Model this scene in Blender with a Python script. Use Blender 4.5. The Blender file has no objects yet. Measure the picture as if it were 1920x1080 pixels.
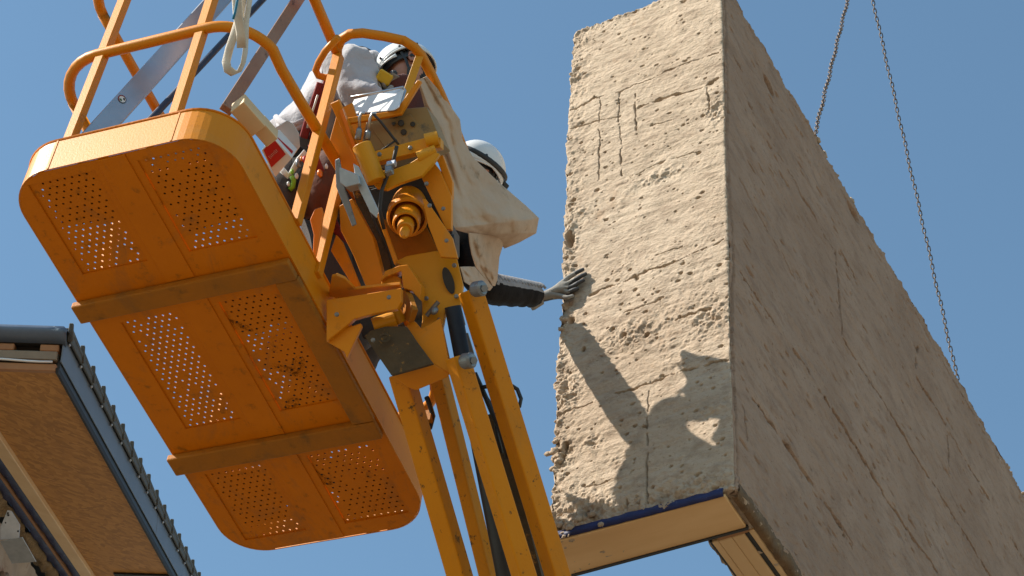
import bpy, bmesh, math, random
import numpy as np
from mathutils import Vector as V, Matrix, noise

random.seed(7)
S = bpy.context.scene
COL = S.collection

# ------------------------------------------------------------------ camera
# camera axes in the world (right, down, forward); focal length in pixels of a 1920 wide frame
RC = Matrix(((0.8799794286458141, 0.4726867650224312, 0.046940678870414865),
             (-0.3028118756117025, 0.6343633507078839, -0.711258115783004),
             (-0.36597974417815715, 0.6116783153351892, 0.7013618648030384)))
FPX = 4396.02
CAM = V((0, 0, 1.6))
cd = bpy.data.cameras.new('camera'); cam = bpy.data.objects.new('camera', cd); COL.objects.link(cam)
r_, d_, f_ = RC[0], RC[1], RC[2]
cam.matrix_world = Matrix(((r_[0], -d_[0], -f_[0], CAM[0]), (r_[1], -d_[1], -f_[1], CAM[1]),
                           (r_[2], -d_[2], -f_[2], CAM[2]), (0, 0, 0, 1)))
cd.sensor_width = 36; cd.lens = FPX / 1920 * 36
cd.clip_start = 0.1; cd.clip_end = 5000
S.camera = cam

# ------------------------------------------------------------------ light
SUN = V((0.549, 0.453, -0.702)).normalized()          # direction the sunlight travels
w = bpy.data.worlds.new('World'); S.world = w; w.use_nodes = True
nt = w.node_tree; nt.nodes.clear()
sky = nt.nodes.new('ShaderNodeTexSky'); sky.sky_type = 'NISHITA'; sky.sun_disc = False
sky.sun_elevation = math.asin(-SUN.z); sky.sun_rotation = math.atan2(-SUN.x, -SUN.y)
sky.altitude = 300; sky.air_density = 1.0; sky.dust_density = 0.2; sky.ozone_density = 1.2
bg = nt.nodes.new('ShaderNodeBackground'); bg.inputs[1].default_value = 0.097
wo = nt.nodes.new('ShaderNodeOutputWorld')
tint = nt.nodes.new('ShaderNodeMix'); tint.data_type = 'RGBA'; tint.blend_type = 'MULTIPLY'; tint.inputs[0].default_value = 1
tint.inputs[7].default_value = (1.05, 1.20, 1.09, 1)
nt.links.new(sky.outputs[0], tint.inputs[6]); nt.links.new(tint.outputs[2], bg.inputs[0]); nt.links.new(bg.outputs[0], wo.inputs[0])
sd = bpy.data.lights.new('sun', 'SUN'); sd.energy = 5.0; sd.angle = math.radians(0.5); sd.color = (1, 0.93, 0.82)
so = bpy.data.objects.new('sun', sd); COL.objects.link(so)
so.rotation_euler = SUN.to_track_quat('-Z', 'Y').to_euler(); so.location = (-20, -20, 30)
S.view_settings.view_transform = 'Standard'; S.view_settings.look = 'None'
S.view_settings.exposure = 0.85; S.view_settings.gamma = 1.0; S.view_settings.use_curve_mapping = False

# ------------------------------------------------------------------ helpers: points
X, Y, Z = V((1, 0, 0)), V((0, 1, 0)), V((0, 0, 1))
def ray(u, v):
    d = V(((u - 960) / FPX, (v - 540) / FPX, 1)).normalized()
    return (RC[0] * d.x + RC[1] * d.y + RC[2] * d.z)
def at(u, v, D): return CAM + ray(u, v) * D
def onp(u, v, P, n):
    d = ray(u, v); return CAM + d * ((P - CAM).dot(n) / d.dot(n))
# basket frame: a to its right, b away along it, h up
BA = V((0.98878034, 0.14674815, -0.02790008)); BB = V((-0.14835540, 0.98654295, -0.06872908)); BU = V((0.01743876, 0.07209709, 0.99724516))
BO = V((-3.5332, 4.0719, 7.3404))
MB4 = Matrix(((BA.x, BB.x, BU.x, BO.x), (BA.y, BB.y, BU.y, BO.y), (BA.z, BB.z, BU.z, BO.z), (0, 0, 0, 1)))
MBI = MB4.inverted()
def bl(u, v, a=None, b=None, h=None, D=None):
    if D is not None: return MBI @ at(u, v, D)
    n, k = (BA, a) if a is not None else (BB, b) if b is not None else (BU, h)
    return MBI @ onp(u, v, BO + n * k, n)
def W(p): return MB4 @ V(p)

# ------------------------------------------------------------------ helpers: meshes
class MB:
    def __init__(s): s.v = []; s.f = []
    def add(s, vs, fs):
        o = len(s.v); s.v += [V(p) for p in vs]; s.f += [tuple(i + o for i in f) for f in fs]; return s
    def hexa(s, p):          # 8 points: bottom ring 0-3, top ring 4-7
        return s.add(p, [(3, 2, 1, 0), (4, 5, 6, 7), (0, 1, 5, 4), (1, 2, 6, 5), (2, 3, 7, 6), (3, 0, 4, 7)])
    def box(s, lo, hi):
        (a, b, c), (d, e, f) = lo, hi
        return s.hexa([(a, b, c), (d, b, c), (d, e, c), (a, e, c), (a, b, f), (d, b, f), (d, e, f), (a, e, f)])
    def obox(s, c, ex, ey, ez):   # centre, half axes
        c, ex, ey, ez = V(c), V(ex), V(ey), V(ez)
        return s.hexa([c - ex - ey - ez, c + ex - ey - ez, c + ex + ey - ez, c - ex + ey - ez,
                       c - ex - ey + ez, c + ex - ey + ez, c + ex + ey + ez, c - ex + ey + ez])
    def bar(s, p, q, w, h, side):
        p, q = V(p), V(q); d = (q - p).normalized(); sx = V(side); sx = (sx - d * sx.dot(d)).normalized(); sy = d.cross(sx)
        sx *= w / 2; sy *= h / 2
        return s.hexa([p - sx - sy, p + sx - sy, p + sx + sy, p - sx + sy, q - sx - sy, q + sx - sy, q + sx + sy, q - sx + sy])
    def prism(s, pts, ext):
        pts = [V(p) for p in pts]; e = V(ext); n = len(pts)
        nn = sum(((pts[i] - pts[0]).cross(pts[(i + 1) % n] - pts[0]) for i in range(1, n - 1)), V())
        if nn.dot(e) > 0: pts.reverse()
        return s.add(pts + [p + e for p in pts], [tuple(range(n)), tuple(range(2 * n - 1, n - 1, -1))] +
                     [(i + n, (i + 1) % n + n, (i + 1) % n, i) for i in range(n)])
    def tube(s, path, r, n=8, closed=False, flat=None, ph=0.0):
        P = [V(p) for p in path]; m = len(P); R = r if isinstance(r, (list, tuple)) else [r] * m
        up = None; base = len(s.v)
        for i in range(m):
            if closed: t = (P[(i + 1) % m] - P[i - 1])
            else: t = P[min(i + 1, m - 1)] - P[max(i - 1, 0)]
            t.normalize()
            if up is None:
                up = t.orthogonal().normalized() if flat is None else (V(flat[2]) - t * V(flat[2]).dot(t)).normalized()
            up = (up - t * up.dot(t)).normalized(); sd_ = t.cross(up)
            for k in range(n):
                a = 2 * math.pi * k / n + ph
                kx, ky = (flat[0], flat[1]) if flat else (1, 1)
                s.v.append(P[i] + (up * math.cos(a) * kx + sd_ * math.sin(a) * ky) * R[i])
        for i in range(m if closed else m - 1):
            for k in range(n):
                j = (i + 1) % m
                s.f.append((base + i * n + k, base + i * n + (k + 1) % n, base + j * n + (k + 1) % n, base + j * n + k))
        if not closed:
            s.f.append(tuple(base + k for k in range(n - 1, -1, -1))); s.f.append(tuple(base + (m - 1) * n + k for k in range(n)))
        return s
    def cyl(s, p, q, r, n=16): return s.tube([p, q], r, n)
    def lathe(s, p, q, prof, n=24):   # prof: (t along p-q in 0..1, radius)
        p, q = V(p), V(q); P = []; R = []
        for t, r in prof: P.append(p + (q - p) * t); R.append(r)
        d = (q - p).normalized(); up = d.orthogonal().normalized(); sd_ = d.cross(up); base = len(s.v)
        for c, r in zip(P, R):
            for k in range(n):
                a = 2 * math.pi * k / n; s.v.append(c + (up * math.cos(a) + sd_ * math.sin(a)) * r)
        for i in range(len(P) - 1):
            for k in range(n): s.f.append((base + i * n + k, base + i * n + (k + 1) % n, base + (i + 1) * n + (k + 1) % n, base + (i + 1) * n + k))
        s.f.append(tuple(base + k for k in range(n - 1, -1, -1))); s.f.append(tuple(base + (len(P) - 1) * n + k for k in range(n)))
        return s
    def ball(s, c, r, n=14, m=10, fn=None):
        c = V(c); base = len(s.v); rr = r if isinstance(r, (tuple, list)) else (r, r, r)
        for i in range(m + 1):
            th = math.pi * i / m
            for k in range(n):
                ph = 2 * math.pi * k / n; d = V((math.sin(th) * math.cos(ph), math.sin(th) * math.sin(ph), math.cos(th)))
                p = V((d.x * rr[0], d.y * rr[1], d.z * rr[2]))
                s.v.append(c + (fn(d, p) if fn else p))
        for i in range(m):
            for k in range(n): s.f.append((base + i * n + k, base + (i + 1) * n + k, base + (i + 1) * n + (k + 1) % n, base + i * n + (k + 1) % n))
        return s

RM = {}                                     # world matrix of each thing's root
def mesh_from(mb, name):
    me = bpy.data.meshes.new(name); me.from_pydata([tuple(p) for p in mb.v], [], mb.f); me.validate(); me.update(); return me
def obj(name, mb, m, parent=None, world=True, smooth=False, bevel=0, solid=0, sub=0, seg=1):
    me = mb if isinstance(mb, bpy.types.Mesh) else mesh_from(mb, name)
    for k in (m if isinstance(m, (list, tuple)) else [m]): me.materials.append(k)
    o = bpy.data.objects.new(name, me); COL.objects.link(o)
    if parent:
        o.parent = parent; M = RM[parent.name]; RM[o.name] = M
        if world: me.transform(M.inverted())
    else: RM[o.name] = Matrix()
    if smooth: me.polygons.foreach_set('use_smooth', [True] * len(me.polygons))
    if solid: md = o.modifiers.new('thick', 'SOLIDIFY'); md.thickness = solid; md.offset = 0
    if sub: md = o.modifiers.new('sub', 'SUBSURF'); md.levels = md.render_levels = sub
    if bevel:
        md = o.modifiers.new('bev', 'BEVEL'); md.width = bevel; md.segments = seg; md.limit_method = 'ANGLE'; md.angle_limit = 0.6
    return o
def tag(o, label, cat, group=None):
    o['label'] = label; o['category'] = cat
    if group: o['group'] = group
    return o
def thing(name, loc, label, cat, group=None, M=None):
    o = bpy.data.objects.new(name, None); COL.objects.link(o); o.empty_display_size = .2
    if M is None: M = Matrix.Translation(V(loc))
    o.matrix_world = M; RM[o.name] = M.copy()
    return tag(o, label, cat, group)
def based(name, mb, m, base, label, cat, **kw):      # a thing that is one mesh with its origin at its base
    me = mesh_from(mb, name); me.transform(Matrix.Translation(-V(base)))
    o = obj(name, me, m, **kw); o.location = V(base); RM[o.name] = Matrix.Translation(V(base))
    return tag(o, label, cat)

# ------------------------------------------------------------------ helpers: materials
def mat(name, col, rough=.6, metal=0.0, col2=None, sc=6.0, amt=.5, dirt=None, dsc=14.0, dlo=.58, dhi=.68, bump=.0, bsc=60.0, spec=.5, stretch=None, sheen=0, stain=None):
    m = bpy.data.materials.new(name); m.use_nodes = True; n = m.node_tree.nodes; l = m.node_tree.links
    b = n['Principled BSDF']; b.inputs['Roughness'].default_value = rough; b.inputs['Metallic'].default_value = metal
    b.inputs['Specular IOR Level'].default_value = spec
    if sheen: b.inputs['Sheen Weight'].default_value = sheen
    tc = n.new('ShaderNodeTexCoord'); mp = n.new('ShaderNodeMapping'); l.new(tc.outputs['Object'], mp.inputs[0])
    if stretch: mp.inputs['Scale'].default_value = stretch
    col = tuple(c * .85 for c in col); c2 = tuple(c * .85 for c in col2) if col2 else tuple(c * .82 for c in col); dirt = tuple(c * .85 for c in dirt) if dirt else None
    t1 = n.new('ShaderNodeTexNoise'); t1.inputs['Scale'].default_value = sc; t1.inputs['Detail'].default_value = 6; t1.inputs['Roughness'].default_value = .62
    l.new(mp.outputs[0], t1.inputs[0])
    r1 = n.new('ShaderNodeMapRange'); r1.inputs[1].default_value = .5 - amt / 2; r1.inputs[2].default_value = .5 + amt / 2; l.new(t1.outputs[0], r1.inputs[0])
    mx = n.new('ShaderNodeMix'); mx.data_type = 'RGBA'; mx.inputs[6].default_value = (*col, 1); mx.inputs[7].default_value = (*c2, 1); l.new(r1.outputs[0], mx.inputs[0])
    out = mx.outputs[2]
    if dirt:
        t2 = n.new('ShaderNodeTexNoise'); t2.inputs['Scale'].default_value = dsc; t2.inputs['Detail'].default_value = 8; t2.inputs['Roughness'].default_value = .7
        l.new(mp.outputs[0], t2.inputs[0])
        r2 = n.new('ShaderNodeMapRange'); r2.inputs[1].default_value = dlo; r2.inputs[2].default_value = dhi; l.new(t2.outputs[0], r2.inputs[0])
        m2 = n.new('ShaderNodeMix'); m2.data_type = 'RGBA'; m2.inputs[7].default_value = (*dirt, 1); l.new(out, m2.inputs[6]); l.new(r2.outputs[0], m2.inputs[0])
        out = m2.outputs[2]
    if stain:                                   # large scuffed smears
        t4 = n.new('ShaderNodeTexNoise'); t4.inputs['Scale'].default_value = 3.4; t4.inputs['Detail'].default_value = 9; t4.inputs['Roughness'].default_value = .72; t4.inputs['Distortion'].default_value = .8
        m4 = n.new('ShaderNodeMapping'); m4.inputs['Location'].default_value = (3.3, 1.7, .4); m4.inputs['Scale'].default_value = (1.5, .8, 1.1); l.new(tc.outputs['Object'], m4.inputs[0]); l.new(m4.outputs[0], t4.inputs[0])
        r4 = n.new('ShaderNodeMapRange'); r4.inputs[1].default_value = .54; r4.inputs[2].default_value = .72; r4.inputs[4].default_value = .62; l.new(t4.outputs[0], r4.inputs[0])
        m3 = n.new('ShaderNodeMix'); m3.data_type = 'RGBA'; m3.inputs[7].default_value = (*stain, 1); l.new(out, m3.inputs[6]); l.new(r4.outputs[0], m3.inputs[0]); out = m3.outputs[2]
    l.new(out, b.inputs['Base Color'])
    if bump:
        t3 = n.new('ShaderNodeTexNoise'); t3.inputs['Scale'].default_value = bsc; t3.inputs['Detail'].default_value = 5; l.new(mp.outputs[0], t3.inputs[0])
        bp = n.new('ShaderNodeBump'); bp.inputs['Strength'].default_value = bump; bp.inputs['Distance'].default_value = .01
        l.new(t3.outputs[0], bp.inputs['Height']); l.new(bp.outputs[0], b.inputs['Normal'])
    return m

ORANGE = (0.74, 0.255, 0.002); ORANGE2 = (0.66, 0.215, 0.002)
M_or = mat('orange_paint', ORANGE, .45, col2=ORANGE2, sc=3, dirt=(.16, .075, .010), dsc=12, dlo=.60, dhi=.84, bump=.06, bsc=140, spec=.26, stain=(.42, .20, .04))
M_or_worn = mat('worn_orange_paint', (.72, .205, .0008), .55, col2=(.62, .170, .001), sc=4, dirt=(.20, .085, .010), dsc=16, dlo=.58, dhi=.76, bump=.12, bsc=90, spec=.15, stain=(.20, .10, .035))
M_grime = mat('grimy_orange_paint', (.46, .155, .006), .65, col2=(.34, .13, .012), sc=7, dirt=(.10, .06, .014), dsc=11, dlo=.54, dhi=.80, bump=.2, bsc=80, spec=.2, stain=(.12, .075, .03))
M_arm = mat('boom_orange_paint', (.70, .250, .001), .5, col2=(.62, .205, .001), sc=3, dirt=(.10, .05, .01), dsc=24, dlo=.60, dhi=.66, bump=.10, bsc=110, spec=.22, stain=(.36, .16, .02))
M_yel = mat('yellow_paint', (.74, .32, .004), .45, col2=(.66, .27, .004), sc=4, dirt=(.12, .065, .02), dsc=14, dlo=.60, dhi=.85, bump=.08, bsc=120, spec=.3)
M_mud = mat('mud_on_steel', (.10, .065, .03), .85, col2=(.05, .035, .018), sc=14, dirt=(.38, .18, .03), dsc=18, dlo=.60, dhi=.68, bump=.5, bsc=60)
M_alu = mat('dull_aluminium', (.55, .57, .60), .38, .85, col2=(.42, .44, .47), sc=8, dirt=(.3, .3, .3), dsc=30, dlo=.62, dhi=.8)
M_steel = mat('grey_steel', (.30, .31, .32), .45, .7, col2=(.2, .2, .2), sc=12, dirt=(.12, .09, .06), dsc=25)
M_zinc = mat('galvanised_steel', (.50, .53, .55), .5, .6, col2=(.36, .39, .41), sc=25)
M_black = mat('black_rubber', (.012, .012, .013), .55, col2=(.03, .03, .03), sc=20)
M_dark = mat('dark_cloth', (.014, .013, .015), .9, col2=(.03, .027, .026), sc=12, bump=.3, bsc=120, spec=.15)
M_navy = mat('navy_tube_paint', (.016, .024, .05), .35, col2=(.03, .04, .07), sc=10)
M_rustwood = mat('red_brown_bar', (.26, .13, .085), .7, col2=(.36, .22, .15), sc=12, dirt=(.10, .05, .03), dsc=30, stretch=(1, 1, .4))
M_white = mat('white_plastic', (.78, .78, .77), .35, col2=(.70, .70, .70), sc=10)
M_offw = mat('greyish_white_sheet', (.62, .60, .62), .5, col2=(.55, .54, .57), sc=10)
M_redp = mat('red_card', (.55, .022, .018), .45, col2=(.45, .016, .014), sc=9)
M_pink = mat('pink_print', (.75, .42, .36), .6)
M_timber = mat('pale_timber', (.82, .58, .31), .6, col2=(.68, .43, .20), sc=7, dirt=(.30, .15, .06), dsc=9, dlo=.66, dhi=.74, stretch=(1, .16, 1), bump=.05, bsc=50)
M_timber_x = mat('sill_timber', (.88, .58, .28), .6, col2=(.74, .44, .18), sc=9, dirt=(.33, .15, .06), dsc=8, dlo=.68, dhi=.74, stretch=(.16, 1, 1), bump=.05, bsc=50)
M_endgrain = mat('timber_end_grain', (.55, .35, .17), .7, col2=(.42, .24, .10), sc=30)
M_redwood = mat('brown_timber', (.40, .19, .07), .65, col2=(.30, .13, .045), sc=8)
M_canvas = mat('beige_canvas', (.64, .47, .335), .9, col2=(.50, .355, .245), sc=5, dirt=(.22, .16, .09), dsc=9, dlo=.60, dhi=.75, bump=.7, bsc=22)
M_hood = mat('pale_grey_jersey', (.50, .48, .50), .95, col2=(.38, .365, .385), sc=10, bump=.7, bsc=26, sheen=.2)
M_skin = mat('skin', (.50, .24, .16), .5, col2=(.42, .17, .11), sc=9)
M_hair = mat('dark_hair', (.015, .012, .01), .6, col2=(.03, .022, .016), sc=40, bump=.5, bsc=200)
M_helm = mat('white_helmet_shell', (.80, .80, .79), .3, col2=(.72, .72, .72), sc=7, dirt=(.45, .43, .4), dsc=20, dlo=.66, dhi=.8)
M_trous = mat('dark_work_trousers', (.045, .038, .036), .9, col2=(.08, .06, .05), sc=9, bump=.3, bsc=150)
M_glove = mat('grey_glove_knit', (.36, .33, .29), .9, col2=(.25, .23, .20), sc=20, bump=.35, bsc=260)
M_glovek = mat('black_glove_coating', (.03, .03, .032), .6, col2=(.06, .06, .06), sc=30, bump=.3, bsc=200)
M_sleeve = mat('grey_knit_sleeve', (.42, .42, .44), .95, col2=(.28, .28, .30), sc=30, bump=.5, bsc=200)
M_strapr = mat('dark_red_webbing', (.28, .02, .02), .8, col2=(.14, .012, .012), sc=40)
M_green = mat('lime_green_plastic', (.25, .55, .03), .4)
M_orpl = mat('bright_orange_plastic', (.85, .24, .01), .35, col2=(.75, .2, .01))
M_yelp = mat('yellow_plastic', (.75, .50, .03), .4)
M_cyan = mat('blue_cord', (.02, .25, .45), .6)
M_web = mat('cream_webbing', (.72, .66, .56), .9, col2=(.58, .51, .42), sc=30, bump=.2, bsc=200)
M_chain = mat('chain_steel', (.20, .16, .13), .5, .75, col2=(.10, .07, .05), sc=60, dirt=(.16, .07, .03), dsc=90)
M_tanbox = mat('tan_control_box_paint', (.30, .17, .04), .55, col2=(.28, .19, .08), sc=6, dirt=(.12, .09, .05), dsc=15)

# ------------------------------------------------------------------ ground
g = MB(); g.add([(-1500, -1500, 0), (1500, -1500, 0), (1500, 1500, 0), (-1500, 1500, 0)], [(0, 1, 2, 3)])
M_ground = mat('trodden_gravel', (.225, .178, .124), .95, col2=(.17, .132, .092), sc=.4, dirt=(.09, .07, .05), dsc=2.2, bump=.4, bsc=12)
o = obj('ground', g, M_ground); o['kind'] = 'structure'

# ------------------------------------------------------------------ rammed earth wall element
K = .605
CB = V((-2.6821, 6.1865, 7.2156))                     # bottom of the near corner
WW, HH, TT, TS, LL = .777, 3.086, .222, .225, 6.4     # width of the short leg, height, leg thicknesses, length
rs = np.random.RandomState(3)
def hsh(ix, iy, iz, seed):
    h = (ix.astype(np.int64) * 374761393 + iy.astype(np.int64) * 668265263 + iz.astype(np.int64) * 2147483647 + seed * 144665) & 0xffffffff
    h = ((h ^ (h >> 13)) * 1274126177) & 0xffffffff
    return ((h ^ (h >> 16)) & 0xffff) / 65535.0
def vnoise(P, sc, seed=0):
    q = P * np.asarray(sc); i = np.floor(q); f = q - i; f = f * f * (3 - 2 * f); r = 0
    for dx in (0, 1):
        for dy in (0, 1):
            for dz in (0, 1):
                wt = (f[:, 0] if dx else 1 - f[:, 0]) * (f[:, 1] if dy else 1 - f[:, 1]) * (f[:, 2] if dz else 1 - f[:, 2])
                r = r + wt * hsh(i[:, 0] + dx, i[:, 1] + dy, i[:, 2] + dz, seed)
    return r * 2 - 1
def fbm(P, sc, seed=0, oc=4, g=.5):
    sc = np.asarray(sc, float); r = 0; a = 1; t = 0
    for k in range(oc): r = r + a * vnoise(P, sc * 2 ** k, seed + k * 17); t += a; a *= g
    return r / t
def face2(u, v): p = onp(u, v, CB, Y) - CB; return p.x, p.z
def side2(u, v): p = onp(u, v, CB, X) - CB; return p.y, p.z
JN = {}
def line_mask(s, t, pts, wd, jit, P):
    """crack along a polyline, wandering and of uneven width; only the vertices near it are touched"""
    m = np.zeros_like(s); xs = [p[0] for p in pts]; ys = [p[1] for p in pts]; mg = .05
    sel = np.nonzero((s > min(xs) - mg) & (s < max(xs) + mg) & (t > min(ys) - mg) & (t < max(ys) + mg))[0]
    if not len(sel): return m
    P = P[sel]; s_, t_ = s[sel], t[sel]; mm = np.zeros_like(s_)
    off = (vnoise(P, (14, 14, 14), 91) + vnoise(P, (45, 45, 45), 92) * .6 + vnoise(P, (120, 120, 120), 93) * .3) * jit
    off2 = (vnoise(P, (13, 13, 13), 95) + vnoise(P, (50, 50, 50), 96) * .6) * jit
    wv = wd * np.clip(.62 + .75 * vnoise(P, (22, 22, 22), 97) + .3 * vnoise(P, (70, 70, 70), 98), -.12, 1.5)
    wv = np.maximum(wv, 1e-5)
    for (x0, y0), (x1, y1) in zip(pts[:-1], pts[1:]):
        dx, dy = x1 - x0, y1 - y0; L2 = dx * dx + dy * dy + 1e-12
        k = np.clip(((s_ - x0) * dx + (t_ - y0) * dy) / L2, 0, 1)
        dd = np.hypot(s_ - x0 - k * dx + off2 * (abs(dy) > abs(dx)) * .7, t_ - y0 - k * dy + off * (abs(dx) >= abs(dy)))
        mm = np.maximum(mm, np.clip(1 - dd / wv, 0, 1))
    m[sel] = np.minimum(1, mm * 2.2); return m
END_CR = [  # (pixels of the photograph, half width m, depth m)
    ([(1072, 208), (1125, 185), (1164, 174), (1217, 150), (1259, 132), (1319, 109), (1349, 101)], .005, .014),
    ([(1199, 204), (1259, 180), (1319, 164), (1347, 147)], .012, .034), ([(1326, 164), (1330, 208)], .007, .016),
    ([(1127, 183), (1126, 231), (1123, 296), (1124, 338)], .0036, .013), ([(1164, 174), (1162, 222), (1164, 278), (1166, 330)], .0036, .013),
    ([(1192, 178), (1194, 245)], .005, .011), ([(1070, 243), (1127, 229), (1164, 218)], .005, .012),
    ([(1106, 551), (1157, 532), (1199, 518), (1259, 495), (1319, 469), (1357, 452)], .007, .022),
    ([(1170, 585), (1245, 560)], .005, .010), ([(1268, 599), (1296, 590), (1331, 578)], .009, .026),
    ([(1046, 780), (1111, 756)], .006, .016), ([(1155, 738), (1222, 719), (1278, 694), (1364, 672)], .007, .020),
    ([(1215, 733), (1215, 817), (1213, 900), (1211, 955)], .0042, .016), ([(1097, 910), (1158, 897)], .005, .011),
    ([(1220, 235), (1290, 218), (1335, 200)], .004, .008), ([(1178, 330), (1250, 300), (1310, 285)], .004, .008), ([(1230, 480), (1280, 462)], .004, .007)]
END_PIT = [(1069, 450, .022, .045, .05), (1076, 375, .014, .010, .025), (1120, 356, .015, .011, .025), (1148, 374, .013, .010, .025), (1139, 524, .012, .010, .03), (1192, 545, .014, .012, .03),
    (1085, 128, .016, .007, .02), (1098, 140, .013, .007, .02), (1196, 524, .01, .01, .03), (1170, 628, .016, .016, .045), (1150, 618, .012, .014, .03), (1212, 628, .015, .010, .03),
    (1062, 838, .014, .022, .07), (1056, 856, .016, .02, .05), (1100, 962, .012, .016, .03), (1094, 655, .01, .016, .03), (1072, 600, .018, .02, .035), (1205, 125, .012, .006, .015), (1310, 372, .014, .008, .02),
    (1174, 940, .006, .022, .03), (1310, 890, .02, .012, .02), (1290, 935, .02, .01, .025), (1340, 915, .016, .012, .025), (1110, 805, .006, .006, .02), (1150, 390, .006, .005, .015), (1112, 290, .006, .006, .015), (1098, 287, .005, .006, .015)]
END_ROUGH = [(1055, 590, .05, .10), (1180, 632, .15, .09), (1068, 735, .07, .11), (1050, 850, .06, .10), (1090, 955, .16, .12), (1330, 600, .09, .09), (1078, 140, .05, .06), (1235, 330, .14, .04), (1330, 770, .06, .04), (1110, 830, .05, .05), (1260, 925, .3, .05), (1340, 205, .05, .10), (1068, 470, .03, .2), (1045, 760, .03, .6), (1060, 985, .1, .08)]
SIDE_CR = [([(1566, 471), (1573, 548), (1579, 633)], .010, .018), ([(1579, 633), (1610, 682), (1644, 736)], .007, .014), ([(1644, 736), (1676, 786), (1709, 843)], .012, .030),
    ([(1709, 843), (1783, 957), (1858, 1080), (1960, 1240)], .009, .020), ([(1544, 749), (1579, 801), (1657, 921)], .012, .028), ([(1657, 921), (1696, 983), (1761, 1077), (1830, 1180)], .008, .014),
    ([(1414, 746), (1482, 843)], .011, .026), ([(1482, 843), (1530, 915), (1600, 1020)], .006, .008), ([(1385, 510), (1414, 552)], .012, .024), ([(1414, 552), (1450, 610)], .006, .008),
    ([(1485, 658), (1514, 697)], .008, .014), ([(1718, 710), (1744, 749)], .010, .018), ([(1744, 749), (1812, 866)], .006, .008), ([(1812, 866), (1855, 937)], .011, .024), ([(1895, 1005), (1915, 1040)], .01, .02),
    ([(1774, 795), (1778, 830), (1780, 872)], .010, .012), ([(1576, 471), (1605, 526)], .008, .010), ([(1440, 250), (1500, 360), (1560, 465)], .005, .006), ([(1720, 650), (1715, 690)], .008, .01),
    ([(1385, 330), (1450, 450), (1490, 520)], .005, .006), ([(1560, 960), (1600, 1030)], .008, .012), ([(1700, 560), (1790, 720), (1880, 870)], .005, .005), ([(1395, 760), (1400, 830)], .005, .006)]
SIDE_PIT = [(1441, 160, .055, .036, .12), (1605, 760, .02, .01, .02), (1466, 455, .02, .008, .015), (1600, 395, .10, .04, .04), (1640, 700, .015, .01, .02), (1502, 300, .02, .006, .012), (1780, 880, .02, .02, .012)]

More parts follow.
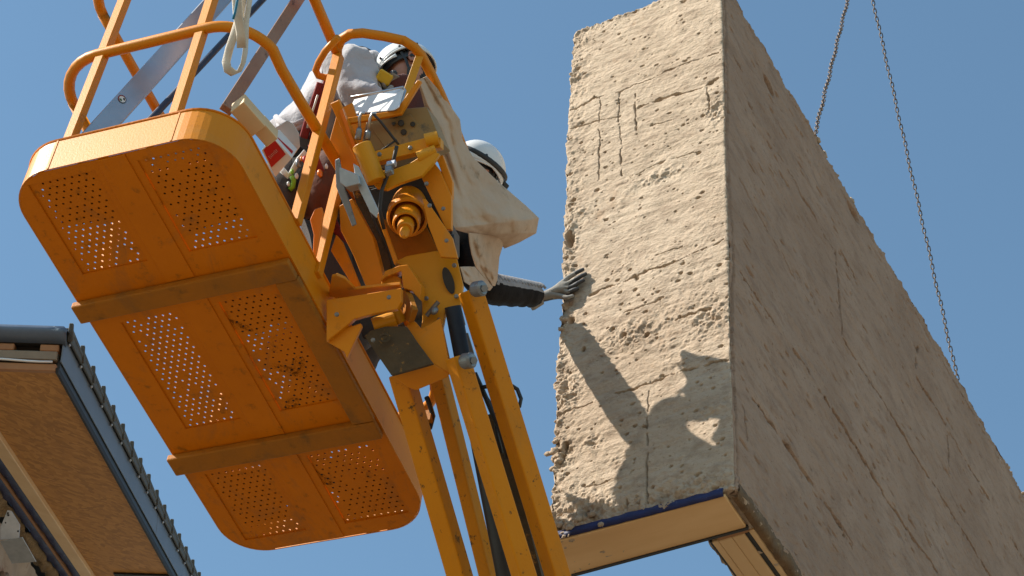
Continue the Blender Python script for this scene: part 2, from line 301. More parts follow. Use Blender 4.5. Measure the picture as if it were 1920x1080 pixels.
def wall_patch(org, eu, ev, nu, nv, du, dv, n, softs, kind):
    """grid patch; softs: list of (which, at, normal) neighbouring faces used to round the shared edges"""
    u = np.linspace(0, du, nu); v = np.linspace(0, dv, nv); U, Vv = np.meshgrid(u, v); U = U.ravel(); Vv = Vv.ravel()
    P = np.outer(np.ones_like(U), org) + np.outer(U, eu) + np.outer(Vv, ev)
    N = np.tile(np.array(n, float), (len(U), 1)); rnd = .016; edge = np.ones_like(U)
    for which, a0, n2 in softs:
        d = np.abs((U if which == 'u' else Vv) - a0); k = np.clip(1 - d / rnd, 0, 1)
        N += np.outer(k, np.array(n2)); edge = np.minimum(edge, np.clip(d / rnd, 0, 1))
        P -= np.outer(rnd * .30 * k ** 2, np.array(n2, float) + np.array(n, float))
    N /= np.linalg.norm(N, axis=1)[:, None]
    Q = P.copy()
    low = np.clip(1 - P[:, 2] / .16, 0, 1); left = np.clip(1 - (P[:, 0] + WW) / .14, 0, 1); topm = np.clip(1 - (HH - P[:, 2]) / .05, 0, 1)
    D = .010 * fbm(Q, (1.6, 1.2, 1.6), 1, 3) + .0042 * fbm(Q, (10, 7, 16), 5, 3) + .0019 * fbm(Q, (48, 36, 80), 9, 3)
    rough = .10 + .55 * np.clip(fbm(Q, (4, 3, 5), 21, 3) - .15, 0, 1) + .9 * low + .45 * left + .8 * topm
    crack = np.zeros_like(U)
    if kind == 'end':
        s, t = P[:, 0], P[:, 2]
        for pu, pv, rx, rz in END_ROUGH:
            x, z = face2(pu, pv); rough += 1.0 * np.exp(-(((s - x) / rx) ** 2 + ((t - z) / rz) ** 2) * 1.6)
        for pts, wd, dp in END_CR: crack = np.maximum(crack, dp * 2.2 * line_mask(s, t, [face2(*q) for q in pts], wd * .85, .008, P))
        for pu, pv, rx, rz, dp in END_PIT:
            x, z = face2(pu, pv); sel = np.nonzero((np.abs(s - x) < 2 * rx) & (np.abs(t - z) < 2 * rz))[0]
            rr = ((s[sel] - x) / rx) ** 2 + ((t[sel] - z) / rz) ** 2 + .45 * vnoise(P[sel], (60, 60, 60), 33)
            crack[sel] = np.maximum(crack[sel], dp * np.clip(1.7 - 1.7 * rr, 0, 1))
        for k in range(420):
            x, z = -WW * rs.rand(), HH * rs.rand(); r0 = .0024 + .006 * rs.rand() ** 3
            sel = (np.abs(s - x) < .03) & (np.abs(t - z) < .03)
            crack[sel] = np.maximum(crack[sel], .022 * np.clip(1.5 - 1.5 * (((s[sel] - x) / (r0 * 1.5)) ** 2 + ((t[sel] - z) / r0) ** 2 + .5 * vnoise(P[sel], (160, 160, 160), k)), 0, 1))
        # courses: tool marks slightly wavy along the layers
        D += .0030 * fbm(Q, (4, 4, 34), 61, 3)
    if kind == 'side':
        s, t = P[:, 1], P[:, 2]
        D += .0030 * fbm(Q, (5, 2.2, 30), 41, 3)
        for pts, wd, dp in SIDE_CR: crack = np.maximum(crack, dp * 4.5 * line_mask(s, t, [side2(*q) for q in pts], wd * 1.1, .010, P))
        for pu, pv, rx, rz, dp in SIDE_PIT:
            x, z = side2(pu, pv); sel = np.nonzero((np.abs(s - x) < 2 * rx) & (np.abs(t - z) < 2 * rz))[0]
            rr = ((s[sel] - x) / rx) ** 2 + ((t[sel] - z) / rz) ** 2 + .6 * vnoise(P[sel], (30, 30, 30), 33)
            crack[sel] = np.maximum(crack[sel], dp * np.clip(1.7 - 1.7 * rr, 0, 1))
        for k in range(520):
            x, z = 4.6 * rs.rand(), HH * rs.rand(); r0 = .004 + .006 * rs.rand() ** 2; a_ = 1.5 + 4 * rs.rand()
            sel = (np.abs(s - x) < .1) & (np.abs(t - z) < .03)
            crack[sel] = np.maximum(crack[sel], .024 * np.clip(1.4 - 1.4 * (((s[sel] - x) / (r0 * a_)) ** 2 + ((t[sel] - z) / r0) ** 2), 0, 1))
        gr = np.clip(1 - np.abs(s - .030 - .004 * vnoise(P, (6, 6, 6), 71)) / .007, 0, 1) * np.clip((HH - .0 - t) / .2, 0, 1)
        crack = np.maximum(crack, .045 * np.minimum(1, gr * 1.8) * np.clip(.8 + fbm(Q, (3, 3, 3), 73, 2), .35, 1))
        D -= .006 * np.clip(1 - s / .028, 0, 1)
    lump = fbm(Q, (26, 26, 30), 13, 4, .6)
    D += .015 * np.clip(rough, 0, 1.6) * lump + .009 * np.clip(rough, 0, 1.6) * fbm(Q, (62, 62, 70), 15, 3, .6) + .0005 * fbm(Q, (95, 80, 120), 19, 2)
    P = P + N * D[:, None] - np.outer(crack, np.array(n, float))
    # crumbled edges
    for which, a0, n2 in softs:
        d = np.abs((U if which == 'u' else Vv) - a0); k = np.clip(1 - d / .05, 0, 1)
        if n2[1] > .5 or n2[0] > .5 and kind == 'end': continue
        amp = .012 if n2[2] > .5 else .016
        ch = amp * fbm(Q, (16, 13, 16), 51, 4, .6) + .020 * np.clip(fbm(Q, (7, 6, 7), 57, 3) - .18, 0, 1) * 2 * fbm(Q, (40, 36, 40), 58, 2)
        P += np.outer(k * ch, np.array(n2, float))
    idx = np.arange(nu * nv).reshape(nv, nu)
    q = np.stack([idx[:-1, :-1], idx[:-1, 1:], idx[1:, 1:], idx[1:, :-1]], -1).reshape(-1, 4)
    fn = np.cross(np.array(eu), np.array(ev))
    if fn.dot(np.array(n)) < 0: q = q[:, ::-1]
    return P, q, crack
nX, nY, nZ = np.array([1., 0, 0]), np.array([0, 1., 0]), np.array([0, 0, 1.])
patches = [
    wall_patch((-WW, 0, 0), nX, nZ, 250, 990, WW, HH, -nY, [('u', 0, -nX), ('u', WW, nX), ('v', 0, -nZ), ('v', HH, nZ)], 'end'),
    wall_patch((0, 0, 0), nY, nZ, 860, 520, LL, HH, nX, [('u', 0, -nY), ('v', 0, -nZ), ('v', HH, nZ)], 'side'),
    wall_patch((-WW, 0, 0), nY, nZ, 30, 300, TT, HH, -nX, [('u', 0, -nY), ('v', 0, -nZ), ('v', HH, nZ)], 'x'),
    wall_patch((-WW, 0, HH), nX, nY, 60, 20, WW, TT, nZ, [('v', 0, -nY), ('u', 0, -nX)], 'x'),
    wall_patch((-TS, TT, HH), nX, nY, 20, 300, TS, LL - TT, nZ, [('u', TS, nX)], 'x'),
    wall_patch((-WW, TT, 0), nX, nZ, 30, 100, WW - TS, HH, nY, [('v', 0, -nZ)], 'x'),
    wall_patch((-TS, TT, 0), nY, nZ, 200, 100, LL - TT, HH, -nX, [('v', 0, -nZ)], 'x'),
    wall_patch((-WW, 0, 0), nX, nY, 90, 26, WW, TT, -nZ, [('v', 0, -nY), ('u', 0, -nX), ('u', WW, nX)], 'x'),
    wall_patch((-TS, TT, 0), nX, nY, 26, 500, TS, LL - TT, -nZ, [('u', TS, nX)], 'x'),
    wall_patch((-TS, LL, 0), nX, nZ, 12, 60, TS, HH, nY, [], 'x')]
vs, fs, ck, off = [], [], [], 0
for P, q, c in patches: vs.append(P); fs.append(q + off); ck.append(c); off += len(P)
vs = np.concatenate(vs); fs = np.concatenate(fs).astype(np.int32)
me = bpy.data.meshes.new('earth_body'); me.vertices.add(len(vs)); me.vertices.foreach_set('co', vs.astype(np.float32).ravel())
me.loops.add(fs.size); me.loops.foreach_set('vertex_index', fs.ravel()); me.polygons.add(len(fs))
me.polygons.foreach_set('loop_start', np.arange(0, fs.size, 4, dtype=np.int32)); me.polygons.foreach_set('loop_total', np.full(len(fs), 4, dtype=np.int32))
me.update(calc_edges=True); me.validate()
me.polygons.foreach_set('use_smooth', [True] * len(me.polygons))

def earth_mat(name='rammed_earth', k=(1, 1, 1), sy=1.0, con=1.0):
    m = bpy.data.materials.new(name); m.use_nodes = True; n = m.node_tree.nodes; l = m.node_tree.links
    b = n['Principled BSDF']; b.inputs['Roughness'].default_value = .95; b.inputs['Specular IOR Level'].default_value = .15
    tc = n.new('ShaderNodeTexCoord')
    def noise_(sc, det, ro, stretch=None):
        t = n.new('ShaderNodeTexNoise'); t.inputs['Scale'].default_value = sc; t.inputs['Detail'].default_value = det; t.inputs['Roughness'].default_value = ro
        if stretch:
            mp = n.new('ShaderNodeMapping'); mp.inputs['Scale'].default_value = (stretch[0], stretch[1] * sy, stretch[2]); l.new(tc.outputs['Object'], mp.inputs[0]); l.new(mp.outputs[0], t.inputs[0])
        else: l.new(tc.outputs['Object'], t.inputs[0])
        return t
    def ramp(t, lo, hi):
        r = n.new('ShaderNodeMapRange'); r.inputs[1].default_value = lo; r.inputs[2].default_value = hi; l.new(t.outputs[0], r.inputs[0]); return r.outputs[0]
    def mix(fac, a, bcol, mode='MIX'):
        x = n.new('ShaderNodeMix'); x.data_type = 'RGBA'; x.blend_type = mode
        if isinstance(a, tuple): x.inputs[6].default_value = (*a, 1)
        else: l.new(a, x.inputs[6])
        if isinstance(bcol, tuple): x.inputs[7].default_value = (*bcol, 1)
        else: l.new(bcol, x.inputs[7])
        l.new(fac, x.inputs[0]); return x.outputs[2]
    c = mix(ramp(noise_(1.6, 5, .6, (1, .5, 1.4)), .35, .65), (.535, .422, .312), (.445, .338, .242))
    c = mix(ramp(noise_(9, 6, .65, (1, .35, 1.8)), .48, .72), c, tuple(a + (b_ - a) * con for a, b_ in zip((.47, .36, .26), (.30, .22, .155))))
    c = mix(ramp(noise_(70, 5, .7, (1, .35, 1.3)), .58, .72), c, (.255, .18, .118))       # chopped straw and small grit
    c = mix(ramp(noise_(48, 4, .7, (1, .5, 1)), .60, .74), c, (.55, .45, .34))
    c = mix(ramp(noise_(2.4, 6, .7, (1, .8, 1)), .60, .78), c, tuple(a + (b_ - a) * con for a, b_ in zip((.47, .36, .26), (.385, .235, .135))))          # ochre stains
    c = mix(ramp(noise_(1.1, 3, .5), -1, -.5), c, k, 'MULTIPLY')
    l.new(c, b.inputs['Base Color'])
    bp = n.new('ShaderNodeBump'); bp.inputs['Strength'].default_value = .8; bp.inputs['Distance'].default_value = .007
    l.new(noise_(130, 6, .7, (1, .6, 1.2)).outputs[0], bp.inputs['Height'])
    bp2 = n.new('ShaderNodeBump'); bp2.inputs['Strength'].default_value = .6; bp2.inputs['Distance'].default_value = .012
    l.new(noise_(38, 6, .65, (1, .45, 1.6)).outputs[0], bp2.inputs['Height']); l.new(bp.outputs[0], bp2.inputs['Normal'])
    l.new(bp2.outputs[0], b.inputs['Normal'])
    return m
M_earth = earth_mat()
M_earth2 = earth_mat('rammed_earth_shaded_side', (.80, .675, .64), 1.9, .62)  # same earth with shade in its colour: darker tint for the long side
M_loam = mat('brown_loam', (.22, .13, .06), .95, col2=(.12, .07, .035), sc=18, dirt=(.36, .24, .12), dsc=30, bump=.8, bsc=70)
def film_mat():
    m = mat('blue_membrane', (.008, .017, .115), .6, col2=(.004, .008, .05), sc=14, dirt=(.25, .30, .45), dsc=40, dlo=.64, dhi=.70, bump=.3, bsc=60)
    return m
M_film = film_mat()
wall = thing('rammed_earth_wall', CB, 'tall beige rammed earth wall section hanging from two chains, one end sunlit', 'wall section')
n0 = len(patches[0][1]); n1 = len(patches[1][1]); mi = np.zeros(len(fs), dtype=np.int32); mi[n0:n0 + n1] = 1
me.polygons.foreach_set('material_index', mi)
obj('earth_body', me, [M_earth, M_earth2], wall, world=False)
def cbv(x, y, z): return CB + V((x, y, z))
# sill timber under the short leg, its front wrapped in blue membrane
sl = MB(); zl, zr = .012, -.020
sl.hexa([cbv(-.790, .004, zl - .012), cbv(-.042, .004, zr - .004), cbv(-.046, .206, zr - .004), cbv(-.796, .216, zl - .012),
         cbv(-.790, .004, zl + .004), cbv(-.042, .004, zr + .012), cbv(-.046, .206, zr + .012), cbv(-.796, .216, zl + .004)])
sill = obj('sill_timber', sl, M_timber_x, wall, bevel=.003)
fm = MB(); n = 60
for i in range(n + 1):
    t = i / n; x = -.782 + t * .735; jz = .004 * noise.noise(V((x * 22, 3, 0))); jy = .003 * noise.noise(V((x * 30, 9, 0)))
    zb = zl + (zr - zl) * t
    fm.v += [cbv(x, .000 + jy, zb - .004), cbv(x, -.006 + jy, zb + .013 + jz * .5), cbv(x, -.003 + jy * 1.6, zb + .033 + jz * 1.4), cbv(x, .03, zb + .033)]
for i in range(n):
    for k in range(3): fm.f.append((i * 4 + k, i * 4 + 4 + k, i * 4 + 5 + k, i * 4 + 1 + k))
obj('blue_membrane_strip', fm, M_film, wall, solid=.002, smooth=True)
# thin dark seal under the rear edge of the sill
obj('sill_gasket', MB().hexa([cbv(-.794, .207, zl - .016), cbv(-.040, .200, zr - .010), cbv(-.040, .212, zr - .010), cbv(-.794, .222, zl - .016),
     cbv(-.794, .207, zl + .002), cbv(-.040, .200, zr + .008), cbv(-.040, .212, zr + .008), cbv(-.794, .222, zl + .002)]), M_black, wall)
# beam bundle under the long leg
zb = -.016
for x0, x1, dz, m in ((-.206, -.178, .0, M_timber), (-.176, -.122, -.004, M_timber), (-.121, -.072, -.004, M_timber), (-.054, -.030, .004, M_timber)):
    obj('beam_plank', MB().box(cbv(x0, .240, zb + dz), cbv(x1, LL - .1, zb + dz + .030)), m, wall, bevel=.003)
obj('beam_gap_strip', MB().box(cbv(-.072, .25, zb + .006), cbv(-.054, LL - .1, zb + .012)), M_black, wall)  # black strip filling in for the dark gap between the planks
obj('beam_edge_seal', MB().box(cbv(-.213, .235, zb + .002), cbv(-.206, LL - .1, zb + .030)), M_black, wall)
obj('packing_block', MB().box(cbv(-.176, .217, zb - .002), cbv(-.05, .240, zb + .03)), M_redwood, wall, bevel=.002)
lm = MB()                                              # crumbly loam lip along the foot of the long leg
n = 260
for i in range(n + 1):
    y = .03 + 3.6 * i / n; k = noise.noise(V((y * 9, 1, 2))); k2 = noise.noise(V((y * 31, 4, 2)))
    lm.v += [cbv(-.028, y, -.012 + .008 * k2), cbv(-.004 + .008 * k, y, -.018 + .014 * k + .01 * k2), cbv(.008 + .010 * k2 + .006 * k, y, .012 + .012 * k2), cbv(.004, y, .05 + .014 * k + .012 * k2)]
for i in range(n):
    for k in range(3): lm.f.append((i * 4 + k, i * 4 + 1 + k, i * 4 + 5 + k, i * 4 + 4 + k))
obj('loam_lip', lm, M_loam, wall, smooth=True)
def lump(c, r, seed, squash=(1, 1, 1)):
    b = MB(); sd_ = V((seed * 7.1, seed * 3.3, seed))
    b.ball((0, 0, 0), 1, 12, 8, lambda d, p: V((p.x * squash[0], p.y * squash[1], p.z * squash[2])) * r * (1 + .45 * noise.noise(d * 2.1 + sd_) + .2 * noise.noise(d * 5 + sd_)))
    b.v = [p + V(c) for p in b.v]; return b
cl = MB()
rr = random.Random(5)
def addmb(dst, src): dst.add(src.v, src.f)
for pu, pv, r in ((1028, 852, .012), (1040, 848, .018), (1048, 866, .016), (1037, 880, .012), (1043, 829, .012), (1085, 975, .018), (1110, 965, .016), (1128, 985, .012), (1070, 990, .016), (1050, 985, .014), (1060, 600, .012), (1052, 618, .010)):
    addmb(cl, lump(onp(pu, pv, CB, Y) + V((0, -.004, 0)), r, pu * .37, (1.2, .8, .9)))
for k in range(46):
    t = rr.random(); y = .3 + 4.4 * rr.random() ** .8
    addmb(cl, lump(cbv(-.004 - .03 * rr.random(), y, HH + .004), .006 + .012 * rr.random() ** 3, k * 1.7, (1, 1.4, .8)))
for pu, pv, r in ((1180, 634, .013), (1195, 640, .011), (1165, 640, .012), (1205, 632, .009), (1150, 632, .011), (1172, 650, .009), (1190, 620, .009), (1158, 622, .01)):
    addmb(cl, lump(onp(pu, pv, CB, Y) + V((0, .002, 0)), r, pu * .61, (1.1, .7, .9)))
obj('earth_crumbs', cl, M_earth, wall, smooth=True)

# ------------------------------------------------------------------ lifting chains
def link_mesh(Lk, wk, rk):
    pts = []; r = wk / 2
    for k in range(7): a = -math.pi / 2 + math.pi * k / 6; pts.append((r * math.sin(a + math.pi / 2) * 0 + r * math.cos(a + math.pi / 2) * -1, 0, Lk / 2 - r + r * math.sin(a + math.pi / 2)))
    pts = []
    for k in range(6): a = math.pi * k / 5; pts.append((r * math.cos(a), 0, Lk / 2 - r + r * math.sin(a)))
    for k in range(6): a = math.pi + math.pi * k / 5; pts.append((r * math.cos(a), 0, -(Lk / 2 - r) + r * math.sin(a)))
    b = MB().tube(pts, rk, 6, closed=True); me = mesh_from(b, 'chain_link'); me.materials.append(M_chain)
    me.polygons.foreach_set('use_smooth', [True] * len(me.polygons)); return me
xm = -.11
planeX = CB + V((xm, 0, 0))
def top_pt(u, v): p = onp(u, v, CB, X); return V((CB.x - .012, p.y, p.z - .012))
A1 = top_pt(1530, 255); A2 = top_pt(1800, 712)
ym = (A1.y + A2.y) / 2
HK = onp(1614, -101, V((0, ym, 0)), Y)
LINK = link_mesh(.036, .0165, .0030)
def chain(P, Q, label, u_fix):
    root = thing('lifting_chain', P, label, 'chain', 'chains lifting the wall section')
    d = Q - P; n = int(d.length / .0285); dn = d.normalized()
    n = min(n, 140); side = dn.orthogonal().normalized()
    for i in range(n):
        o = bpy.data.objects.new('chain_link', LINK); COL.objects.link(o); o.parent = root
        a = (math.pi / 2 if i % 2 else 0) + .4 + .1 * math.sin(i * .7)
        q = dn.to_track_quat('Z', 'X').to_matrix().to_4x4() @ Matrix.Rotation(a, 4, 'Z')
        o.matrix_parent_inverse = Matrix(); M = Matrix.Translation(dn * (.0285 * i) + side * (.003 * math.sin(i * .5))) @ q
        o.matrix_local = M
    return root
# directions so that both run to one hook above the frame
def through(P, u, v, k=1.0):
    """point on the sight line (u, v) at the height of the hook"""
    return onp(u, v, V((0, 0, HK.z)), Z)
chain(A1, HK, 'short steel chain rising from the top edge of the earth wall nearer its sunlit end', 0)
chain(A2, HK, 'long steel chain reaching the top edge of the earth wall far from its sunlit end', 0)

# ------------------------------------------------------------------ boom lift
lift = thing('boom_lift', None, 'orange work platform with perforated floor on a jib, seen from below', 'boom lift', M=MB4)
def part(name, mb, m=None, **kw): return obj(name, mb, m or M_or, lift, world=False, **kw)
def sub(name, mb, m, parent, **kw): return obj(name, mb, m, parent, world=False, **kw)
A0, A1_, B0, B1, RAD = -.825, 0.0, -.125, 1.835, .165
def outline(off=0.0, n=9):
    pts = []
    for (cx, cy, a0) in ((A1_ - RAD, B0 + RAD, -90), (A1_ - RAD, B1 - RAD, 0), (A0 + RAD, B1 - RAD, 90), (A0 + RAD, B0 + RAD, 180)):
        for k in range(n):
            a = math.radians(a0 + 90 * k / (n - 1)); pts.append((cx + (RAD + off) * math.cos(a), cy + (RAD + off) * math.sin(a)))
    return pts
def xl(b):
    if b < B0 + RAD: return A0 + RAD - math.sqrt(max(0, RAD ** 2 - (B0 + RAD - b) ** 2))
    if b > B1 - RAD: return A0 + RAD - math.sqrt(max(0, RAD ** 2 - (b - B1 + RAD) ** 2))
    return A0
def xr(b): return A1_ - (xl(b) - A0)
PAN = [(-.752, -.493, -.085, .338), (-.335, -.070, -.085, .338), (-.722, -.493, .580, 1.140), (-.335, -.102, .578, 1.140), (-.755, -.491, 1.380, 1.765), (-.332, -.064, 1.378, 1.765)]
# plain sheet around the perforated fields
fl = MB(); bs = sorted(set([B0 + .002 + i * (B1 - B0 - .004) / 110 for i in range(111)] + [p[k] for p in PAN for k in (2, 3)]))
for b0, b1 in zip(bs[:-1], bs[1:]):
    bm_ = (b0 + b1) / 2; cuts = sorted((p[0], p[1]) for p in PAN if p[2] < bm_ < p[3])
    seg = []; L0, L1, R0, R1 = xl(b0), xl(b1), xr(b0), xr(b1); prev = None
    for c0, c1 in cuts: seg.append((prev, c0)); prev = c1
    seg.append((prev, None))
    for s0, s1 in seg:
        x00, x01 = (L0, L1) if s0 is None else (s0, s0); x10, x11 = (R0, R1) if s1 is None else (s1, s1)
        fl.add([(x00, b0, 0), (x10, b0, 0), (x11, b1, 0), (x01, b1, 0)], [(3, 2, 1, 0)])
part('floor_sheet', fl, M_or_worn, solid=.003)
def perforated(a0, a1, b0, b1, zz, seed):
    m = MB(); pa, pb, r = .0280, .0242, .0046; rows = int((b1 - b0) / pb); pb = (b1 - b0) / rows
    def ring(cx, cy, z): return [(cx + r * math.cos(math.pi / 8 + k * math.pi / 4), cy + r * math.sin(math.pi / 8 + k * math.pi / 4), z) for k in range(8)]
    nc = int((a1 - a0) / pa - .5); m0 = (a1 - a0 - nc * pa) / 2
    rng = random.Random(seed)
    for j in range(rows):
        y0 = b0 + j * pb; y1 = y0 + pb; sh = (pa / 4 if j % 2 else -pa / 4)
        xs = a0 + m0 + sh
        for lo, hi in ((a0, xs), (xs + nc * pa, a1)):
            for z in (0, 1): m.add([(lo, y0, zz + .003 * z), (hi, y0, zz + .003 * z), (hi, y1, zz + .003 * z), (lo, y1, zz + .003 * z)], [(3, 2, 1, 0) if z == 0 else (0, 1, 2, 3)])
        for i in range(nc):
            x0 = xs + i * pa; x1 = x0 + pa; cx, cy = (x0 + x1) / 2, (y0 + y1) / 2
            hole = (cx - .012 > xl(cy) + .045 and cx + .012 < xr(cy) - .045) and rng.random() > .06
            for z in (0, 1):
                h = zz + .003 * z
                if not hole: m.add([(x0, y0, h), (x1, y0, h), (x1, y1, h), (x0, y1, h)], [(3, 2, 1, 0) if z == 0 else (0, 1, 2, 3)]); continue
                R = ring(cx, cy, h); c = [(x1, y1, h), (x0, y1, h), (x0, y0, h), (x1, y0, h)]
                f = [(8, 1, 0), (8, 2, 1), (8, 9, 2), (9, 3, 2), (9, 4, 3), (9, 10, 4), (10, 5, 4), (10, 6, 5), (10, 11, 6), (11, 7, 6), (11, 0, 7), (11, 8, 0)]
                m.add(R + c, [t if z == 1 else t[::-1] for t in [q[::-1] for q in f]])
            if hole:
                m.add(ring(cx, cy, zz) + ring(cx, cy, zz + .003), [((k + 1) % 8, k, k + 8, (k + 1) % 8 + 8) for k in range(8)])
    return m
for i, p in enumerate(PAN): part('perforated_panel', perforated(*p, .004, i), M_or_worn)
# dimpled edge of each field
for p in PAN:
    ed = MB()
    for (x0, y0, x1, y1) in ((p[0], p[2], p[1], p[2]), (p[1], p[2], p[1], p[3]), (p[1], p[3], p[0], p[3]), (p[0], p[3], p[0], p[2])):
        ed.bar((x0, y0, .0005), (x1, y1, .0005), .003, .0045, (0, 0, 1))
    part('panel_edge', ed, M_or_worn)
for y0, y1 in ((B0 + .004, .444), (.532, 1.246), (1.340, B1 - .004)):
    part('centre_strip', MB().box((-.470, y0, -.006), (-.362, y1, -.0018)), M_or_worn, bevel=.001)
def cross(y0, y1):
    b = MB(); P = [(-.848, 0), (-.848, -.022), (-.838, -.032), (-.004, -.032), (-.004, -.002)]
    b.box((-.848, y0, -.032), (-.002, y1, -.002)); return b
part('cross_beam', cross(.446, .530), M_grime, bevel=.006, seg=2); part('cross_beam', cross(1.248, 1.338), M_grime, bevel=.006, seg=2)
part('side_flange', MB().box((-.086, .5315, -.030), (.001, 1.2465, -.002)), M_grime, bevel=.004)
# toe board all round, with a rolled lip
tb = MB(); oo = outline(.003, 12); n = len(oo)
for z in (-.002, .05, .105, .155): tb.v += [V((x, y, z)) for x, y in oo]
for k in range(3):
    for i in range(n): tb.f.append((k * n + i, k * n + (i + 1) % n, (k + 1) * n + (i + 1) % n, (k + 1) * n + i))
part('toe_board', tb, M_or, solid=.004)
part('toe_board_lip', MB().tube([(x, y, .157) for x, y in outline(.004, 12)], .006, 6, closed=True), M_or_worn)
for (x, y) in ((-.655, B0 - .006), (-.19, B0 - .006)): part('weld_seam', MB().box((x, y - .001, .0), (x + .006, y + .004, .152)), M_or)
def arc(c, r, a0, a1, n, z): return [(c[0] + r * math.cos(math.radians(a0 + (a1 - a0) * k / n)), c[1] + r * math.sin(math.radians(a0 + (a1 - a0) * k / n)), z) for k in range(n + 1)]
TR = .0205
mid = [(A0 + .005, 1.5, .60), (A0 + .005, .4, .640), (A0 + .005, .05, .655)] + arc((A0 + .19, B0 + .19), .185, 180, 270, 8, .655) + arc((-.20, B0 + .205), .20, 270, 345, 10, .655)
mid += [(p[0], p[1], p[2]) for p in (bl(528, 130, a=0), bl(560, 185, a=0), bl(640, 318, a=0), bl(705, 430, a=.0))]
part('mid_rail', MB().tube(mid, TR, 10), M_or, smooth=True)
top = [(A0 + .005, .62, 1.19), (A0 + .005, .1, 1.18), (A0 + .005, .03, 1.178)] + arc((A0 + .19, B0 + .16), .185, 180, 270, 8, 1.18) + arc((-.17, B0 + .175), .17, 270, 350, 8, 1.18)
top += [tuple(bl(590, 0, a=0)), tuple(bl(632, 98, a=0))]
part('top_rail', MB().tube(top, TR, 10), M_or, smooth=True)
h_ = 1.16
lo = [bl(u, v, h=h_) for u, v in ((632, 108), (632, 92), (640, 74), (656, 64), (680, 62), (720, 68), (757, 76), (776, 88), (790, 104), (806, 134), (824, 172), (846, 222), (870, 284))]
part('control_side_rail', MB().tube(lo, .0195, 10), M_or, smooth=True)
l2 = [bl(u, v, h=1.06) for u, v in ((634, 70), (610, 96), (598, 116), (592, 132), (597, 142), (612, 146), (628, 140))]
part('rail_end_loop', MB().tube(l2, .014, 10), M_or, smooth=True)
def post(p, q, wd=.036):
    b = MB().bar(p, q, wd, wd, (1, 0, 0)); return part('post', b, M_or, bevel=.003)
f_b = B0 - .005 + .02
post((-.622, f_b, .152), (-.612, f_b, 1.2)); post((-.217, f_b, .152), (-.228, f_b, 1.2))
p3b, p3t = bl(557, 402, a=0), bl(637, 92, a=0)
post((0.004, .425, .15), (.004, .43, 1.135)); post((.004, .632, .10), (.004, .638, .660))
post((A0 + .01, .50, .152), (A0 + .01, .53, 1.185)); post((A0 + .01, 1.45, .152), (A0 + .01, 1.45, .61)); post((-.3, B1 - .02, .152), (-.3, B1 - .02, .60))
part('rear_rail', MB().tube([(A0 + .005, 1.5, .60)] + arc((A0 + .18, B1 - .19), .175, 180, 90, 7, .60) + arc((-.18, B1 - .19), .175, 90, 0, 7, .60) + [(0, 1.45, .62), (0, 1.1, .66)], TR, 10), M_or, smooth=True)
NV = (-.12, .75, .55)          # a plane that faces the ground in front of the lift
def pl(name, pix, D, m=None, t=.012, n=None, **kw):
    """plate through the points seen at these pixels: at distance D, facing back along n (basket axis) or the sight line"""
    cu = sum(p[0] for p in pix) / len(pix); cv = sum(p[1] for p in pix) / len(pix); P = at(cu, cv, D)
    nn = (V(n[0] * BA + n[1] * BB + n[2] * BU) if n else ray(cu, cv)).normalized()
    if nn.dot(ray(cu, cv)) < 0: nn = -nn
    b = MB().prism([MBI @ onp(u, v, P, nn) for u, v in pix], (MBI.to_3x3() @ nn) * t)
    return part(name, b, m, bevel=kw.pop('bevel', .002), **kw)
# gate bars between the posts
for q, D in ((((628, 190), (690, 330)), 8.62),):
    part('gate_bar', MB().bar(bl(*q[0], D=D), bl(*q[1], D=D), .036, .02, BA), M_or, bevel=.003)
part('gate_bar', MB().bar(bl(640, 205, D=8.6), bl(672, 295, D=8.6), .012, .012, (1, 0, 0)), M_orpl)
pl('gate_panel', [(618, 262), (634, 205), (660, 192), (702, 322), (668, 342), (640, 318)], 8.72, M_or, t=.02, n=NV)
# short lit strut beside the control tray
part('tray_support_strut', MB().bar(bl(787, 104, h=1.15), bl(752, 205, D=8.75), .010, .030, bl(752, 205, D=8.7) - bl(752, 205, D=8.8)), M_yel, bevel=.001)

def rod(name, p, q, D, r, m=None, n=14, D2=None): return part(name, MB().cyl(bl(*p, D=D), bl(*q, D=D2 or D), r, n), m, smooth=False, bevel=.002)
# control box: body, tray, frame, levers
cbx = pl('control_box', [(690, 215), (742, 205), (800, 200), (826, 262), (790, 282), (700, 296), (676, 280)], 8.62, M_tanbox, t=.16, n=NV)
pl('control_box_face', [(690, 232), (770, 214), (806, 262), (726, 283)], 8.615, M_tanbox, t=.004, n=NV)
kn = MB()
for u, v, r in ((774, 233, .010), (738, 232, .007), (752, 231, .012), (757, 248, .012), (741, 217, .009)): kn.lathe(bl(u, v, D=8.60), bl(u, v, D=8.66), [(0, r * .8), (.2, r), (1, r)], 12)
part('control_knob', kn, M_black)
pl('control_box_side', [(640, 226), (688, 212), (704, 298), (672, 286)], 8.72, M_or, t=.03, n=NV)
pl('control_box_rim', [(648, 221), (742, 207), (782, 150), (790, 152), (752, 214), (700, 224), (650, 232)], 8.6, M_or, t=.02, n=NV)
pl('control_tray', [(650, 214), (664, 186), (754, 165), (757, 170), (748, 200), (738, 206), (700, 209)], 8.70, M_white, t=.004, n=(-.25, -.9, .15))
part('tray_edge', MB().tube([bl(658, 182, D=8.69), bl(700, 175, D=8.69), bl(756, 163, D=8.69), bl(760, 170, D=8.68), bl(750, 200, D=8.62), bl(742, 205, D=8.62)], .0045, 8), M_alu, smooth=True)
